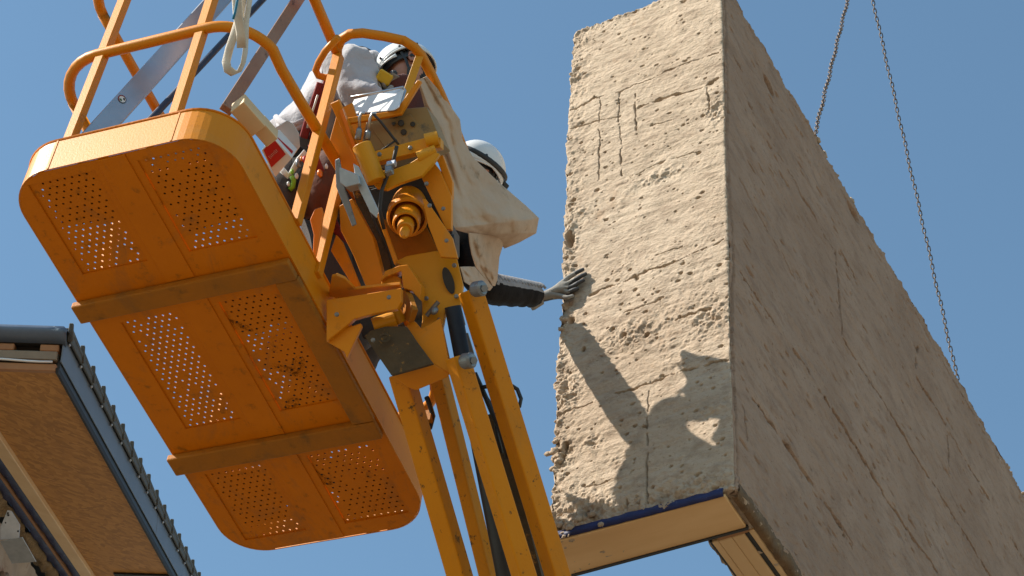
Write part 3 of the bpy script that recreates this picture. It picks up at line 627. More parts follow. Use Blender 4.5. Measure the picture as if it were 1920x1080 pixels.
for q in (((688, 262), (691, 245), (694, 222), (698, 213), (706, 212)), ((671, 262), (674, 240), (674, 220), (678, 212), (684, 212))):
    lv = part('control_lever', MB().tube([bl(u, v, D=8.57) for u, v in q[1:]], .0055, 10), M_alu, smooth=True)
    sub('lever_grip', MB().lathe(bl(*q[0], D=8.565), bl(*q[1], D=8.57), [(0, .010), (.1, .012), (.8, .011), (1, .008)], 12), M_steel, lv, smooth=True)
part('control_cable', MB().tube([bl(u, v, D=8.56) for u, v in ((700, 214), (712, 226), (726, 244), (740, 262), (748, 272))], .005, 8), M_black, smooth=True)
part('control_cable', MB().tube([bl(u, v, D=8.56) for u, v in ((678, 268), (690, 284), (704, 290), (724, 276), (744, 262))], .004, 8), M_black, smooth=True)
# yoke, pivot tubes and rotator
pl('pivot_arm', [(700, 284), (812, 254), (826, 258), (826, 275), (706, 304)], 8.52, M_yel, t=.05, n=NV)
rod('pivot_boss', (797, 264), (822, 258), 8.50, .026, M_yel, 20)
rod('pivot_tube', (678, 272), (706, 340), 8.48, .036, M_yel, 20, 8.44)
pl('yoke_plate', [(690, 330), (705, 352), (724, 356), (748, 344), (790, 330), (812, 306), (824, 288), (806, 282), (768, 306), (736, 318), (716, 320)], 8.46, M_yel, t=.025, n=NV)
rod('hinge_barrel', (783, 296), (818, 282), 8.47, .022, M_yel, 18)
pl('rotator_side_frame', [(788, 328), (812, 302), (824, 318), (846, 368), (846, 430), (836, 430)], 8.47, M_or, t=.03, n=NV)
pl('rotator_outer_post', [(818, 296), (830, 290), (848, 340), (848, 372), (842, 362)], 8.50, M_or, t=.03, n=NV)
part('hose_clamp', MB().obox(bl(730, 318, D=8.40), (.014, 0, .004), (0, .012, 0), (-.004, 0, .024)), M_steel, bevel=.004)
part('clamp_foot', MB().obox(bl(734, 308, D=8.41), (.018, 0, 0), (0, .01, 0), (0, 0, .012)), M_alu, bevel=.003)
pl('rotator_shade_block', [(692, 356), (792, 326), (848, 430), (848, 470), (800, 452), (712, 432)], 8.60, M_black, t=.12, n=NV)  # black block added for the deep shade inside the rotator cavity
pa_, pb_ = bl(769, 380, D=8.66), bl(757, 444, D=8.30)
rt = part('rotator_motor', MB().lathe(pa_, pb_, [(0, .066), (.30, .068), (.31, .076), (.44, .076), (.46, .072), (.46, .064), (.30, .062), (.30, .0)], 36), M_or)
sub('rotator_stage', MB().lathe(pa_, pb_, [(.28, .050), (.62, .050), (.66, .047), (.66, .041), (.50, .040), (.50, .0)], 32), M_or, rt)
sub('rotator_tip', MB().lathe(pa_, pb_, [(.45, .030), (.80, .030), (.82, .027), (.82, .018), (.93, .017), (.95, .014), (1, .006)], 24), M_or, rt)
pl('jib_head_left_plate', [(706, 402), (712, 396), (722, 424), (744, 486), (739, 496)], 8.45, M_or, t=.02, n=NV)
pl('jib_head_right_plate', [(792, 373), (798, 373), (848, 446), (858, 484), (826, 482), (803, 424)], 8.40, M_or, t=.02, n=NV)
pl('jib_head_back', [(714, 410), (800, 425), (830, 486), (742, 500)], 8.58, M_grime, t=.02, n=NV)
jh = pl('jib_head', [(738, 492), (762, 480), (818, 470), (856, 482), (868, 532), (863, 578), (836, 580), (830, 612), (842, 668), (846, 700), (812, 676), (784, 640), (792, 600), (790, 536), (760, 500)], 8.42, M_yel, t=.05, n=(-.25, .72, .5))
ho = MB(); hc = bl(841, 526, D=8.418); ex = (bl(850, 523, D=8.418) - hc); ey = (bl(849, 551, D=8.418) - hc)
hp = [hc + ex * math.cos(k * math.pi / 8) + ey * math.sin(k * math.pi / 8) for k in range(16)]
part('jib_head_hole', MB().prism(hp, (bl(841, 526, D=8.43) - hc)), M_black)
part('hydraulic_fitting', MB().ball(bl(814, 582, D=8.38), (.016, .012, .020), 10, 8).cyl(bl(800, 592, D=8.39), bl(822, 566, D=8.38), .008), M_steel)
# clevis between the basket and the rotator
pl('clevis_bracket', [(713, 527), (722, 508), (748, 498), (764, 496), (790, 536), (787, 562), (772, 545), (756, 540), (752, 508), (722, 520)], 8.36, M_or, t=.06, n=NV)
pl('clevis_block', [(716, 524), (736, 512), (752, 522), (752, 538), (714, 536)], 8.40, M_yel, t=.03, n=NV)
pl('clevis_cheek', [(756, 542), (764, 552), (774, 580), (766, 604), (748, 590), (742, 578), (752, 566)], 8.36, M_grime, t=.02, n=(.75, .5, .2))
pl('support_arm', [(612, 562), (640, 558), (680, 552), (752, 540), (752, 566), (744, 580), (700, 588), (664, 598), (640, 618), (612, 640)], 8.24, M_or, t=.03, n=NV)
pl('support_web', [(616, 556), (622, 520), (632, 517), (648, 524), (666, 543), (706, 538), (750, 534), (753, 541), (700, 549), (640, 560)], 8.29, M_or, t=.012, n=(-.1, .35, -.9))
pl('gusset', [(612, 640), (640, 618), (676, 606), (678, 612), (650, 672), (646, 660)], 8.26, M_or, t=.02, n=NV)
rod('tilt_cylinder', (700, 612), (742, 598), 8.32, .030, M_yel, 20); rod('tilt_cylinder_rod', (735, 575), (752, 606), 8.34, .024, M_yel, 18)
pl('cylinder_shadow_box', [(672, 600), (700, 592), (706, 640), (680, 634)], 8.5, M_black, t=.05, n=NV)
# mud caked cover
mp_ = pl('cover_plate', [(683, 630), (694, 620), (722, 612), (762, 612), (782, 642), (812, 682), (778, 692), (734, 704), (712, 672)], 8.24, M_mud, t=.02, n=NV)
rg = MB().tube([bl(721 + 9 * math.cos(k * .5236), 634 + 7 * math.sin(k * .5236), D=8.235) for k in range(12)], .004, 6, closed=True)
sub('cover_boss', rg, M_mud, mp_)
pl('cover_lower_skirt', [(734, 704), (778, 692), (812, 683), (844, 700), (838, 708), (780, 732), (764, 726)], 8.26, M_or, t=.05, n=(-.1, .45, .85))
pl('cover_side', [(762, 612), (772, 600), (780, 604), (790, 616), (826, 596), (834, 636), (844, 700), (812, 682), (782, 642)], 8.27, M_or, t=.04, n=(-.25, .72, .5))
# beams between basket and rotator seen through the gap, with an added dark backing
pl('basket_upright', [(636, 386), (660, 372), (700, 446), (724, 540), (690, 548), (664, 482), (638, 430)], 8.50, M_or, t=.05, n=NV)
pl('basket_upright', [(630, 440), (640, 452), (676, 540), (664, 540), (620, 470)], 8.44, M_or_worn, t=.03, n=NV)
pl('upright_dark_backing', [(660, 356), (702, 350), (742, 440), (748, 540), (712, 540), (690, 450)], 8.66, M_mud, t=.04, n=NV)  # dark plate added behind the uprights to darken the gap
# latch on top of the rear post
lb = pl('gate_latch', [(636, 313), (671, 327), (675, 344), (648, 351), (637, 342)], 8.30, M_zinc, t=.07, n=NV)
pl('latch_blade', [(662, 306), (672, 312), (709, 393), (705, 408), (694, 398), (668, 344)], 8.30, M_zinc, t=.012, n=NV)
pl('latch_backing', [(628, 300), (636, 296), (646, 350), (668, 420), (660, 424), (630, 350)], 8.36, M_steel, t=.01, n=NV)
pl('gate_handle', [(590, 392), (603, 388), (606, 400), (600, 440), (592, 480), (586, 484), (588, 440), (581, 412)], 8.34, M_orpl, t=.014, n=NV)
# jib: four bars of the parallelogram, hydraulic line between them
def jib(name, p, q, D1, D2, wd, hd, m=None, ext=1.9):
    P, Q = at(*p, D1), at(*q, D2); Q = P + (Q - P) * ext
    c = ray(*q).cross((Q - P).normalized())
    return part(name, MB().bar(MBI @ P, MBI @ Q, wd, hd, MBI.to_3x3() @ c), m or M_or_worn, bevel=.008, seg=2)
SDV = V((.82, -.35, .45))
def jib2(name, p, q, D1, D2, wd, hd, roll, m=None, ext=2.0):
    P, Q = at(*p, D1), at(*q, D2); d = (Q - P); Q = P + d * ext; d.normalize()
    s0 = ray(*q).cross(d).normalized(); s1 = d.cross(s0)
    side = s0 * math.cos(roll) + s1 * math.sin(roll)
    return part(name, MB().bar(MBI @ P, MBI @ Q, wd, hd, MBI.to_3x3() @ side), m or M_arm, bevel=.006, seg=2)
j1 = jib2('jib_bar', (752, 700), (862, 1080), 8.36, 8.40, .070, .075, .50)
j2 = jib2('jib_bar', (822, 700), (916, 1080), 8.62, 8.66, .050, .07, .45)
j3 = jib2('jib_bar', (857, 668), (983, 1080), 8.18, 8.20, .066, .07, -.50)
j4 = jib2('jib_bar', (882, 544), (1046, 1080), 8.30, 8.32, .066, .075, -.55)
for (u, v), D in (((898, 541), 8.22), ((878, 676), 8.10)):
    pn = part('jib_pin', MB().lathe(bl(u - 10, v + 2, D=D + .01), bl(u + 9, v - 1, D=D - .02), [(0, .024), (.15, .028), (.85, .028), (1, .021)], 20), M_steel)
    sub('pin_nut', MB().lathe(bl(u + 8, v, D=D - .018), bl(u + 11, v, D=D - .03), [(0, .014), (1, .014)], 6), M_steel, pn)
part('jib_cylinder', MB().cyl(bl(849, 575, D=8.40), bl(1046, 1600, D=8.44), .030, 18), M_black, smooth=True)
part('jib_inner_bar', MB().bar(bl(925, 775, D=8.5), bl(1090, 1400, D=8.5), .05, .03, (1, 0, 0)), M_mud)
pl('cylinder_end', [(866, 624), (878, 624), (890, 664), (878, 668)], 8.5, M_steel, t=.05)
pl('hose_clamp_plate', [(930, 818), (946, 812), (950, 824), (934, 830)], 8.44, M_steel, t=.01)
def hose(pts, D, r=.008): part('hydraulic_hose', MB().tube([bl(u, v, D=D + .02 * math.sin(i)) for i, (u, v) in enumerate(pts)], r, 8), M_black, smooth=True)
hose([(890, 700), (902, 726), (912, 748), (922, 772), (936, 800), (942, 820), (952, 860)], 8.40, .010)
hose([(893, 712), (905, 735), (918, 755), (930, 790), (932, 815), (940, 850)], 8.43, .008)
hose([(905, 726), (930, 722), (955, 720), (970, 730), (977, 748), (974, 762), (964, 768), (952, 764)], 8.40, .0075)
hose([(944, 722), (956, 730), (965, 744), (968, 758), (964, 768)], 8.44, .0065)
hose([(850, 578), (858, 620), (868, 660), (876, 700), (884, 760), (905, 840), (960, 1060), (1010, 1240)], 8.55, .012)
hose([(800, 745), (806, 760), (812, 780), (806, 802), (798, 806)], 8.62, .010)
part('hose_bracket', MB().obox(bl(803, 782, D=8.64), (.018, 0, 0), (0, .012, 0), (0, 0, .030)), M_grime, bevel=.004)

# bolt heads and hoses on the jib head
BOLT = mesh_from(MB().lathe((0, 0, 0), (0, 0, -.009), [(0, .0085), (.85, .0085), (1, .007)], 6), 'bolt'); BOLT.materials.append(M_steel)
for i, (u, v, D) in enumerate(((748, 505, 8.41), (852, 498, 8.41), (856, 556, 8.41), (824, 600, 8.41), (800, 560, 8.41), (806, 386, 8.39), (838, 452, 8.39), (850, 470, 8.39), (800, 345, 8.46), (832, 392, 8.46), (632, 590, 8.23), (730, 558, 8.23), (712, 290, 8.51), (770, 278, 8.51), (722, 336, 8.45), (700, 638, 8.235), (790, 672, 8.235), (838, 690, 8.26))):
    o = bpy.data.objects.new('bolt', BOLT); COL.objects.link(o); o.parent = lift
    nl = (MBI.to_3x3() @ (V(NV[0] * BA + NV[1] * BB + NV[2] * BU))).normalized()
    o.matrix_local = Matrix.Translation(bl(u, v, D=D)) @ nl.to_track_quat('Z', 'X').to_matrix().to_4x4()
hose([(744, 274), (738, 300), (726, 330), (716, 356), (712, 392), (720, 430)], 8.43, .007)
hose([(690, 300), (684, 330), (690, 370), (706, 420), (730, 470), (742, 520), (752, 580)], 8.50, .009)
hose([(846, 440), (852, 480), (850, 520), (856, 560), (868, 610)], 8.47, .010)

# ------------------------------------------------------------------ people
def skin(nodes, edges, root, sub=2):
    """one continuous surface grown along a skeleton: nodes name -> (point, radius)"""
    names = list(nodes); me = bpy.data.meshes.new('skeleton')
    me.from_pydata([tuple(nodes[k][0]) for k in names], [(names.index(a), names.index(b)) for a, b in edges], [])
    o = bpy.data.objects.new('skeleton', me); COL.objects.link(o)
    md = o.modifiers.new('skin', 'SKIN'); md.use_smooth_shade = True; md.branch_smoothing = .6
    for i, k in enumerate(names):
        sv = me.skin_vertices[0].data[i]; r = nodes[k][1]; sv.radius = r if isinstance(r, tuple) else (r, r); sv.use_root = (k == root)
    ms = o.modifiers.new('sub', 'SUBSURF'); ms.levels = ms.render_levels = sub
    dg = bpy.context.evaluated_depsgraph_get(); ev = o.evaluated_get(dg); out = bpy.data.meshes.new_from_object(ev)
    bpy.data.objects.remove(o); out.materials.clear()
    out.polygons.foreach_set('use_smooth', [True] * len(out.polygons)); return out
def folds(me, amp, sc, seed=0, pw=1):
    me.update(); vs = [v.co.copy() for v in me.vertices]; ns = [v.normal.copy() for v in me.vertices]
    for v, c, n in zip(me.vertices, vs, ns):
        q = c * sc + V((seed, seed * 2, seed * 3)); q.z *= .6
        k = noise.ridged_multi_fractal(q, .9, 2.0, 3, 1.0, 2.0) - .9
        v.co = c + n * (amp * k + amp * .6 * noise.noise(q * 2.7))
    me.update()
def mb_of(me):
    b = MB(); b.v = [v.co.copy() for v in me.vertices]; b.f = [tuple(p.vertices) for p in me.polygons]; return b
def frame(fwd, up):
    up = up.normalized(); fwd = (fwd - up * fwd.dot(up)).normalized(); return fwd.cross(up), fwd, up   # right, forward, up
def head_into(b, C, F):
    rt, fw, up = F
    def shape(d, p):
        x, y, z = p.x, p.y, p.z
        if z < 0:
            t = -z / .118; x *= 1 - .34 * t * t; y *= 1 - .10 * t
            if y > 0: y += .012 * t
        else: x *= 1 - .04 * z / .118
        if y > 0:
            y *= .96
            y += .024 * math.exp(-((d.x / .13) ** 2 + ((d.z + .18) / .17) ** 2))                    # nose
            y -= .010 * math.exp(-(((abs(d.x) - .33) / .15) ** 2 + ((d.z - .08) / .12) ** 2))       # eye sockets
            y += .006 * math.exp(-((d.x / .5) ** 2 + ((d.z - .24) / .10) ** 2))                     # brow
            y += .007 * math.exp(-((d.x / .22) ** 2 + ((d.z + .52) / .06) ** 2))                    # lips
            y -= .006 * math.exp(-((d.x / .22) ** 2 + ((d.z + .60) / .03) ** 2))
            y += .010 * math.exp(-((d.x / .25) ** 2 + ((d.z + .85) / .14) ** 2))                    # chin
        return V((x, y, z))
    h = MB().ball((0, 0, 0), (.077, .096, .118), 40, 30, shape)
    for s in (-1, 1):                                                                              # ears
        e = MB().tube([(s * (.082 + .014 * abs(math.sin(a))), -.004 - .018 * math.cos(a) * .9 - .006, -.012 + .030 * math.sin(a)) for a in [k * math.pi / 7 * 2 for k in range(7)]], .0065, 7, closed=True)
        e.ball((s * .084, -.010, -.014), (.007, .015, .024), 10, 8); h.add(e.v, e.f)
    b.add([C + rt * p.x + fw * p.y + up * p.z for p in h.v], h.f); return len(h.f)
def local(C, F, p): return C + F[0] * p[0] + F[1] * p[1] + F[2] * p[2]
def helmet(root, C, F, lamp=True):
    n, m = 36, 14; b = MB()
    def P(th, ph, k=1.0):
        d = V((math.sin(th) * math.sin(ph), math.sin(th) * math.cos(ph), math.cos(th)))
        x, y, z = d.x * .112 * k, d.y * .136 * k, d.z * .125 * k
        fr = max(0, d.y); return (x, y - .006, z + .030 - .018 * (1 - math.cos(th)) * 0)
    rim = 1.62
    for i in range(m + 1):
        for k in range(n):
            ph = 2 * math.pi * k / n; th = (rim + .30 * max(0, -math.cos(ph)) + .06 * max(0, math.cos(ph)) - .12 * abs(math.sin(ph))) * i / m
            b.v.append(local(C, F, P(th, ph)))
    for i in range(m):
        for k in range(n): b.f.append((i * n + k, (i + 1) * n + k, (i + 1) * n + (k + 1) % n, i * n + (k + 1) % n))
    sh = obj('helmet', b, M_helm, root, smooth=True, solid=.005)
    rims = [b.v[m * n + k] for k in range(n)]
    obj('rim', MB().tube(rims, .0042, 6, closed=True), M_helm, sh, smooth=True)
    br = MB(); ks = [k for k in range(-6, 7)]
    for k in ks:
        ph = 2 * math.pi * k / n; p = V(P(rim + .06 * math.cos(ph), ph)); q = V(P(rim + .06 + .02, ph, 1.02 + .13 * math.cos(ph * 2.2))) + V((0, 0, -.006))
        br.v += [local(C, F, p), local(C, F, q)]
    for i in range(len(ks) - 1): br.f.append((i * 2, i * 2 + 1, i * 2 + 3, i * 2 + 2))
    obj('brim', br, M_helm, sh, smooth=True, solid=.004)
    for x, y in ((.108, .03), (-.108, .03), (.10, -.06), (-.10, -.06), (.06, .115), (-.06, .115)):
        z = .03 + .125 * math.sqrt(max(0.02, 1 - (x / .114) ** 2 - ((y + .006) / .138) ** 2)); obj('rivet', MB().ball(local(C, F, (x, y, max(.045, z))), .006, 8, 6), M_black, sh)
    hb = MB().tube([local(C, F, (.092 * math.sin(a), .113 * math.cos(a) - .004, .012)) for a in [k * math.pi / 12 for k in range(24)]], .018, 8, closed=True, flat=(1, .22, F[2]))
    obj('headband', hb, M_black, sh, smooth=True)
    for s in (-1, 1):
        st = MB().tube([local(C, F, p) for p in ((s * .096, .03, .03), (s * .087, .026, -.02), (s * .076, .030, -.065), (s * .05, .05, -.108), (0, .062, -.128))], .006, 6, flat=(1, .25, F[1]))
        st.tube([local(C, F, p) for p in ((s * .094, -.06, .02), (s * .088, -.035, -.02), (s * .080, .0, -.055), (s * .074, .028, -.068))], .0045, 6, flat=(1, .25, F[1]))
        obj('chin_strap', st, M_black, sh)
    bk = obj('strap_buckle', MB().ball(local(C, F, (.080, .030, -.055)), (.006, .007, .012), 8, 6), M_white, sh)
    if lamp:
        g = MB().obox(local(C, F, (0, .150, .055)), F[0] * .030, F[1] * .016, F[2] * .018)
        obj('headlamp', g, M_black, sh, bevel=.006, seg=2)
        bd = MB().tube([local(C, F, (.117 * math.sin(a), .140 * math.cos(a) - .004, .055 + .012 * math.cos(a))) for a in [k * math.pi / 14 for k in range(28)]], .011, 6, closed=True, flat=(1, .25, F[2]))
        obj('headlamp_band', bd, M_black, sh, smooth=True)
    return sh
def hair_cap(root, C, F, col):
    def shape(d, p):
        k = 1.0
        if d.y > .35 and d.z < .45: k = .80
        if d.z < -.35: k = .8 if d.y > -.2 else .97
        if abs(d.x) > .6 and d.z < .12 and d.y > -.45: k = .85
        return p * k * (1 + .012 * noise.noise(d * 22))
    h = MB().ball((0, 0, 0), (.0815, .1005, .122), 44, 30, shape); h.v = [local(C, F, p) for p in h.v]
    return obj('hair', h, col, root, smooth=True)
IR, IDN, IFW = V(RC[0]), V(RC[1]), V(RC[2])             # directions used only to set the poses below
def idir(x, y, z): return (IR * x - IDN * y + IFW * z).normalized()

# --- worker with the outstretched arm -----------------------------------
DC = 9.69
C1 = at(891, 327, DC); F1 = tuple(f * .90 for f in frame(idir(.62, -.52, .45), idir(.50, .72, .30)))
hand_tip = lambda u, v, o=.012: onp(u, v, CB - Y * o, Y)
wr = onp(1018, 556, CB - Y * .055, Y); pm = onp(1052, 543, CB - Y * .030, Y)
el = at(905, 541, 9.50); shd = at(862, 452, DC - .10); sh2 = at(842, 388, DC - .18)
neck = at(868, 380, DC + .02); chest = at(838, 455, DC + .02); hip = at(790, 600, DC - .25)
elf = at(826, 470, DC - .36); haf = at(850, 500, DC - .40)
kneeA = W((-.14, 1.25, .52)); footA = W((-.28, 1.2, .06)); kneeB = W((-.25, 1.45, .52)); footB = W((-.36, 1.45, .06))
hip = W((-.12, 1.42, .92)); chest = W((.04, 1.46, 1.20)); hipA = hip + BA * .09 - BB * .04 - BU * .06; hipB = hip - BA * .09 + BB * .04 - BU * .06
skel = dict(hip=(hip, .12), chest=(chest, (.13, .10)), neck0=(neck - (neck - chest) * .2, .05), neck=(C1 - F1[2] * .075 - F1[1] * .03, .043),
            shd=(shd, .062), el=(el, .043), wr=(wr, .030), sh2=(sh2, .062), elf=(elf, .045), haf=(haf, .03),
            hA=(hipA, .09), kA=(kneeA, .062), fA=(footA, .045), hB=(hipB, .09), kB=(kneeB, .062), fB=(footB, .045))
eds = [('hip', 'chest'), ('chest', 'neck0'), ('neck0', 'neck'), ('chest', 'shd'), ('shd', 'el'), ('el', 'wr'), ('chest', 'sh2'), ('sh2', 'elf'), ('elf', 'haf'), ('hip', 'hA'), ('hA', 'kA'), ('kA', 'fA'), ('hip', 'hB'), ('hB', 'kB'), ('kB', 'fB')]
def person(base, sk, eds, C, F, label):
    root = thing('person', base, label, 'person')
    me = skin({k: (p_, r_ if k.startswith('neck') else tuple(x * .72 for x in r_) if isinstance(r_, tuple) else r_ * .72) for k, (p_, r_) in sk.items()}, eds, 'hip'); b = mb_of(me); head_into(b, C, F)
    obj('body', b, M_skin, root, smooth=True); return root
p1 = person(footA - BU * .05, skel, eds, C1, F1, 'worker in white helmet leaning out behind the canvas, gloved hand pressed on the earth wall')
hair_cap(p1, C1, F1, M_hair); helmet(p1, C1, F1)
grow = lambda sk, ks, g: {k: (sk[k][0], tuple(r + g for r in sk[k][1]) if isinstance(sk[k][1], tuple) else sk[k][1] + g) for k in ks}
jk = grow(skel, ('hip', 'chest', 'shd', 'el', 'sh2', 'elf', 'haf'), .016)
fa = el + (wr - el) * .95; jk['mid'] = ((el + fa) / 2, .061); jk['el'] = (el, .070); jk['cuff'] = (fa, .050)
J = skin(jk, [('hip', 'chest'), ('chest', 'shd'), ('shd', 'el'), ('el', 'mid'), ('mid', 'cuff'), ('chest', 'sh2'), ('sh2', 'elf'), ('elf', 'haf')], 'hip', 3)
folds(J, .007, 16, 3)
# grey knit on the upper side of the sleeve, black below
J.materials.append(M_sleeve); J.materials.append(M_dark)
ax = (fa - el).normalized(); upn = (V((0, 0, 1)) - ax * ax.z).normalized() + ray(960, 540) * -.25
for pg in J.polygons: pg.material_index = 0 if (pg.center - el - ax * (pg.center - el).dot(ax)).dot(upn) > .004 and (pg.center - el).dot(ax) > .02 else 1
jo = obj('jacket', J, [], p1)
# ribs of the knit along the forearm
rb = MB()
for k in range(15):
    t = .10 + .84 * k / 14; c = el + (fa - el) * t; r = .0665 - .015 * t
    s0 = upn.cross(ax).normalized(); s1 = ax.cross(s0)
    rb.tube([c + (s0 * math.cos(a) - s1 * math.sin(a)) * r * (-1) for a in [math.radians(20 + 140 * j / 10) for j in range(11)]], .006, 6)
obj('sleeve_rib', rb, M_sleeve, p1, smooth=True)
T = skin(grow(skel, ('hip', 'hA', 'kA', 'fA', 'hB', 'kB', 'fB'), .02), [e for e in eds if e[0] in ('hip', 'hA', 'kA', 'hB', 'kB') and e[1] != 'chest'], 'hip'); folds(T, .008, 12, 5)
obj('trousers', T, M_trous, p1)
def boots(root, feet, d):
    for f in feet:
        b = MB().ball(f + d * .06 - BU * .02, 1, 14, 10, lambda q, p: (BA * p.x * .05 + d * p.y * .14 + BU * max(-.6, p.z) * .06))
        obj('boot', b, M_dark, root, smooth=True)
boots(p1, (footA, footB), BB * .75 + BA * .4)
# gloved hand: palm and five fingers spread flat on the wall
gl = thing('dummy', (0, 0, 0), '', '') if False else None
kn_ = [(1063, 522), (1069, 530), (1069, 540), (1064, 549)]
tips = [(1096, 504), (1101, 512), (1097, 524), (1086, 540)]
mids = [(1081, 511), (1087, 519), (1085, 530), (1077, 543)]
hn = dict(w0=(wr - (pm - wr) * .45, .030), wr=(wr, .029), palm=(pm, (.036, .019)))
he = [('w0', 'wr'), ('wr', 'palm')]
for i in range(4):
    hn['k%d' % i] = (onp(*kn_[i], CB - Y * .026, Y), .0115); hn['m%d' % i] = (onp(*mids[i], CB - Y * .024, Y), .0098); hn['t%d' % i] = (onp(*tips[i], CB - Y * .013, Y), .0080)
    he += [('palm', 'k%d' % i), ('k%d' % i, 'm%d' % i), ('m%d' % i, 't%d' % i)]
hn['th0'] = (onp(1050, 555, CB - Y * .030, Y), .013); hn['th1'] = (onp(1064, 559, CB - Y * .026, Y), .011); hn['th2'] = (onp(1078, 554, CB - Y * .016, Y), .009)
he += [('wr', 'th0'), ('th0', 'th1'), ('th1', 'th2')]
G = skin(hn, he, 'palm', 2); G.materials.append(M_glove); G.materials.append(M_glovek)
for pg in G.polygons:
    near = min((V(pg.center) - hn['t%d' % i][0]).length for i in range(4))
    pg.material_index = 1 if (near < .048 or pg.normal.dot(Y) > .18) else 0
obj('glove', G, [], p1)
obj('glove_cuff', MB().lathe(wr - (pm - wr) * .75, wr - (pm - wr) * .1, [(0, .040), (.2, .041), (.8, .034), (1, .032)], 18), M_glove, p1, smooth=True)

# --- hooded worker bent over, his back to the camera ----------------------
DA = 9.4
C2 = at(668, 140, DA + .16); F2 = frame(idir(.75, -.25, .6), idir(.35, .85, .3))
sA = at(640, 118, DA - .12); sB = at(690, 118, DA + .16); ch2 = at(648, 150, DA); nk = C2 - F2[2] * .09 - F2[1] * .015
hp2 = at(556, 265, DA - .12); eA = at(690, 196, DA - .30); wA = at(722, 182, DA - .28); eB = at(735, 190, DA + .1); wB = at(734, 186, DA - .05)
kA2 = W((-.32, .70, .52)); fA2 = W((-.36, .66, .06)); kB2 = W((-.12, .95, .52)); fB2 = W((-.26, .92, .06))
hA2 = at(560, 300, DA - .28); hB2 = at(585, 300, DA - .02)
sk2 = dict(hip=(hp2, .115), mid=((hp2 + ch2) / 2, .12), chest=(ch2, .125), neck0=(ch2 + (nk - ch2) * .6, .06), neck=(nk, .05), sA=(sA, .07), eA=(eA, .045), wA=(wA, .03), sB=(sB, .07), eB=(eB, .045), wB=(wB, .03),
           hA=(hA2, .09), kA=(kA2, .065), fA=(fA2, .045), hB=(hB2, .09), kB=(kB2, .065), fB=(fB2, .045))
ed2 = [('hip', 'mid'), ('mid', 'chest'), ('chest', 'neck0'), ('neck0', 'neck'), ('chest', 'sA'), ('sA', 'eA'), ('eA', 'wA'), ('chest', 'sB'), ('sB', 'eB'), ('eB', 'wB'), ('hip', 'hA'), ('hA', 'kA'), ('kA', 'fA'), ('hip', 'hB'), ('hB', 'kB'), ('kB', 'fB')]
p2 = person(fA2 - BU * .05, sk2, ed2, C2, F2, 'worker in pale grey hoodie and red harness bent over, head hidden in the hood')
hair_cap(p2, C2, F2, M_hair)
hd = {k: (sk2[k][0], r) for k, r in dict(hip=.135, mid=.14, chest=.145, sA=.10, eA=.074, wA=.045, sB=.09, eB=.065, wB=.045).items()}
hd['uA'] = ((sA + eA) / 2, .090); hd['hood'] = (C2 + F2[1] * -.02, .128); hd['hb'] = (hp2 - (ch2 - hp2).normalized() * .06, .12)
HD = skin(hd, [('hip', 'mid'), ('hip', 'hb'), ('mid', 'chest'), ('chest', 'sA'), ('sA', 'uA'), ('uA', 'eA'), ('eA', 'wA'), ('chest', 'sB'), ('sB', 'eB'), ('eB', 'wB'), ('chest', 'hood')], 'chest', 3)
folds(HD, .017, 8, 8); obj('hoodie', HD, M_hood, p2)
for dy in (0, 9):
    obj('rolled_hem', MB().tube([at(u, v + dy, D) for u, v, D in ((518, 220, 9.3), (526, 228, 9.18), (538, 234, 9.12), (552, 234, 9.1), (570, 226, 9.1))], .013, 8), M_hood, p2, smooth=True)
T2 = skin(grow(sk2, ('hip', 'hA', 'kA', 'fA', 'hB', 'kB', 'fB'), .022), [e for e in ed2 if e[0] in ('hip', 'hA', 'kA', 'hB', 'kB') and e[1] != 'mid'], 'hip'); folds(T2, .010, 11, 4)
obj('trousers', T2, M_trous, p2); boots(p2, (fA2, fB2), BA * .6 + BB * .6)
for pts, r, m in ((((602, 156), (592, 186), (580, 222), (570, 256), (562, 290)), .017, M_strapr), (((612, 150), (603, 185), (592, 225), (584, 262)), .011, M_strapr), (((617, 160), (608, 196), (598, 238), (590, 275)), .009, M_dark), (((596, 178), (585, 212), (576, 240)), .004, M_white)):
    obj('harness_strap', MB().tube([at(u, v, DA - .40 + .02 * i) for i, (u, v) in enumerate(pts)], r, 8, flat=(1, .3, idir(1, 0, 0))), m, p2, smooth=True)
obj('harness_belt', MB().tube([at(u, v, DA - .42) for u, v in ((552, 280), (566, 292), (584, 296), (604, 290))], .026, 8, flat=(1, .4, idir(0, 1, 0))), M_dark, p2, smooth=True)
def small_glove(root, wp, target):
    d = (target - wp).normalized(); s_ = d.cross(ray(700, 170)).normalized(); nn = s_.cross(d)
    hnn = dict(wr=(wp, .026), palm=(wp + d * .06, (.036, .018))); hee = [('wr', 'palm')]
    for k in range(4):
        q = wp + d * .10 + s_ * (.027 - .018 * k); hnn['k%d' % k] = (q, .010); hnn['m%d' % k] = (q + d * .030 + nn * .012, .009); hnn['t%d' % k] = (q + d * .040 + nn * .034, .008)
        hee += [('palm', 'k%d' % k), ('k%d' % k, 'm%d' % k), ('m%d' % k, 't%d' % k)]
    hnn['t'] = (wp + d * .05 + s_ * .04 + nn * .01, .011); hnn['tt'] = (wp + d * .085 + s_ * .045 + nn * .03, .009); hee += [('wr', 't'), ('t', 'tt')]
    obj('glove', skin(hnn, hee, 'palm', 2), M_glove, root)
small_glove(p2, wA, at(745, 186, DA - .2)); small_glove(p2, wB, at(745, 200, DA))

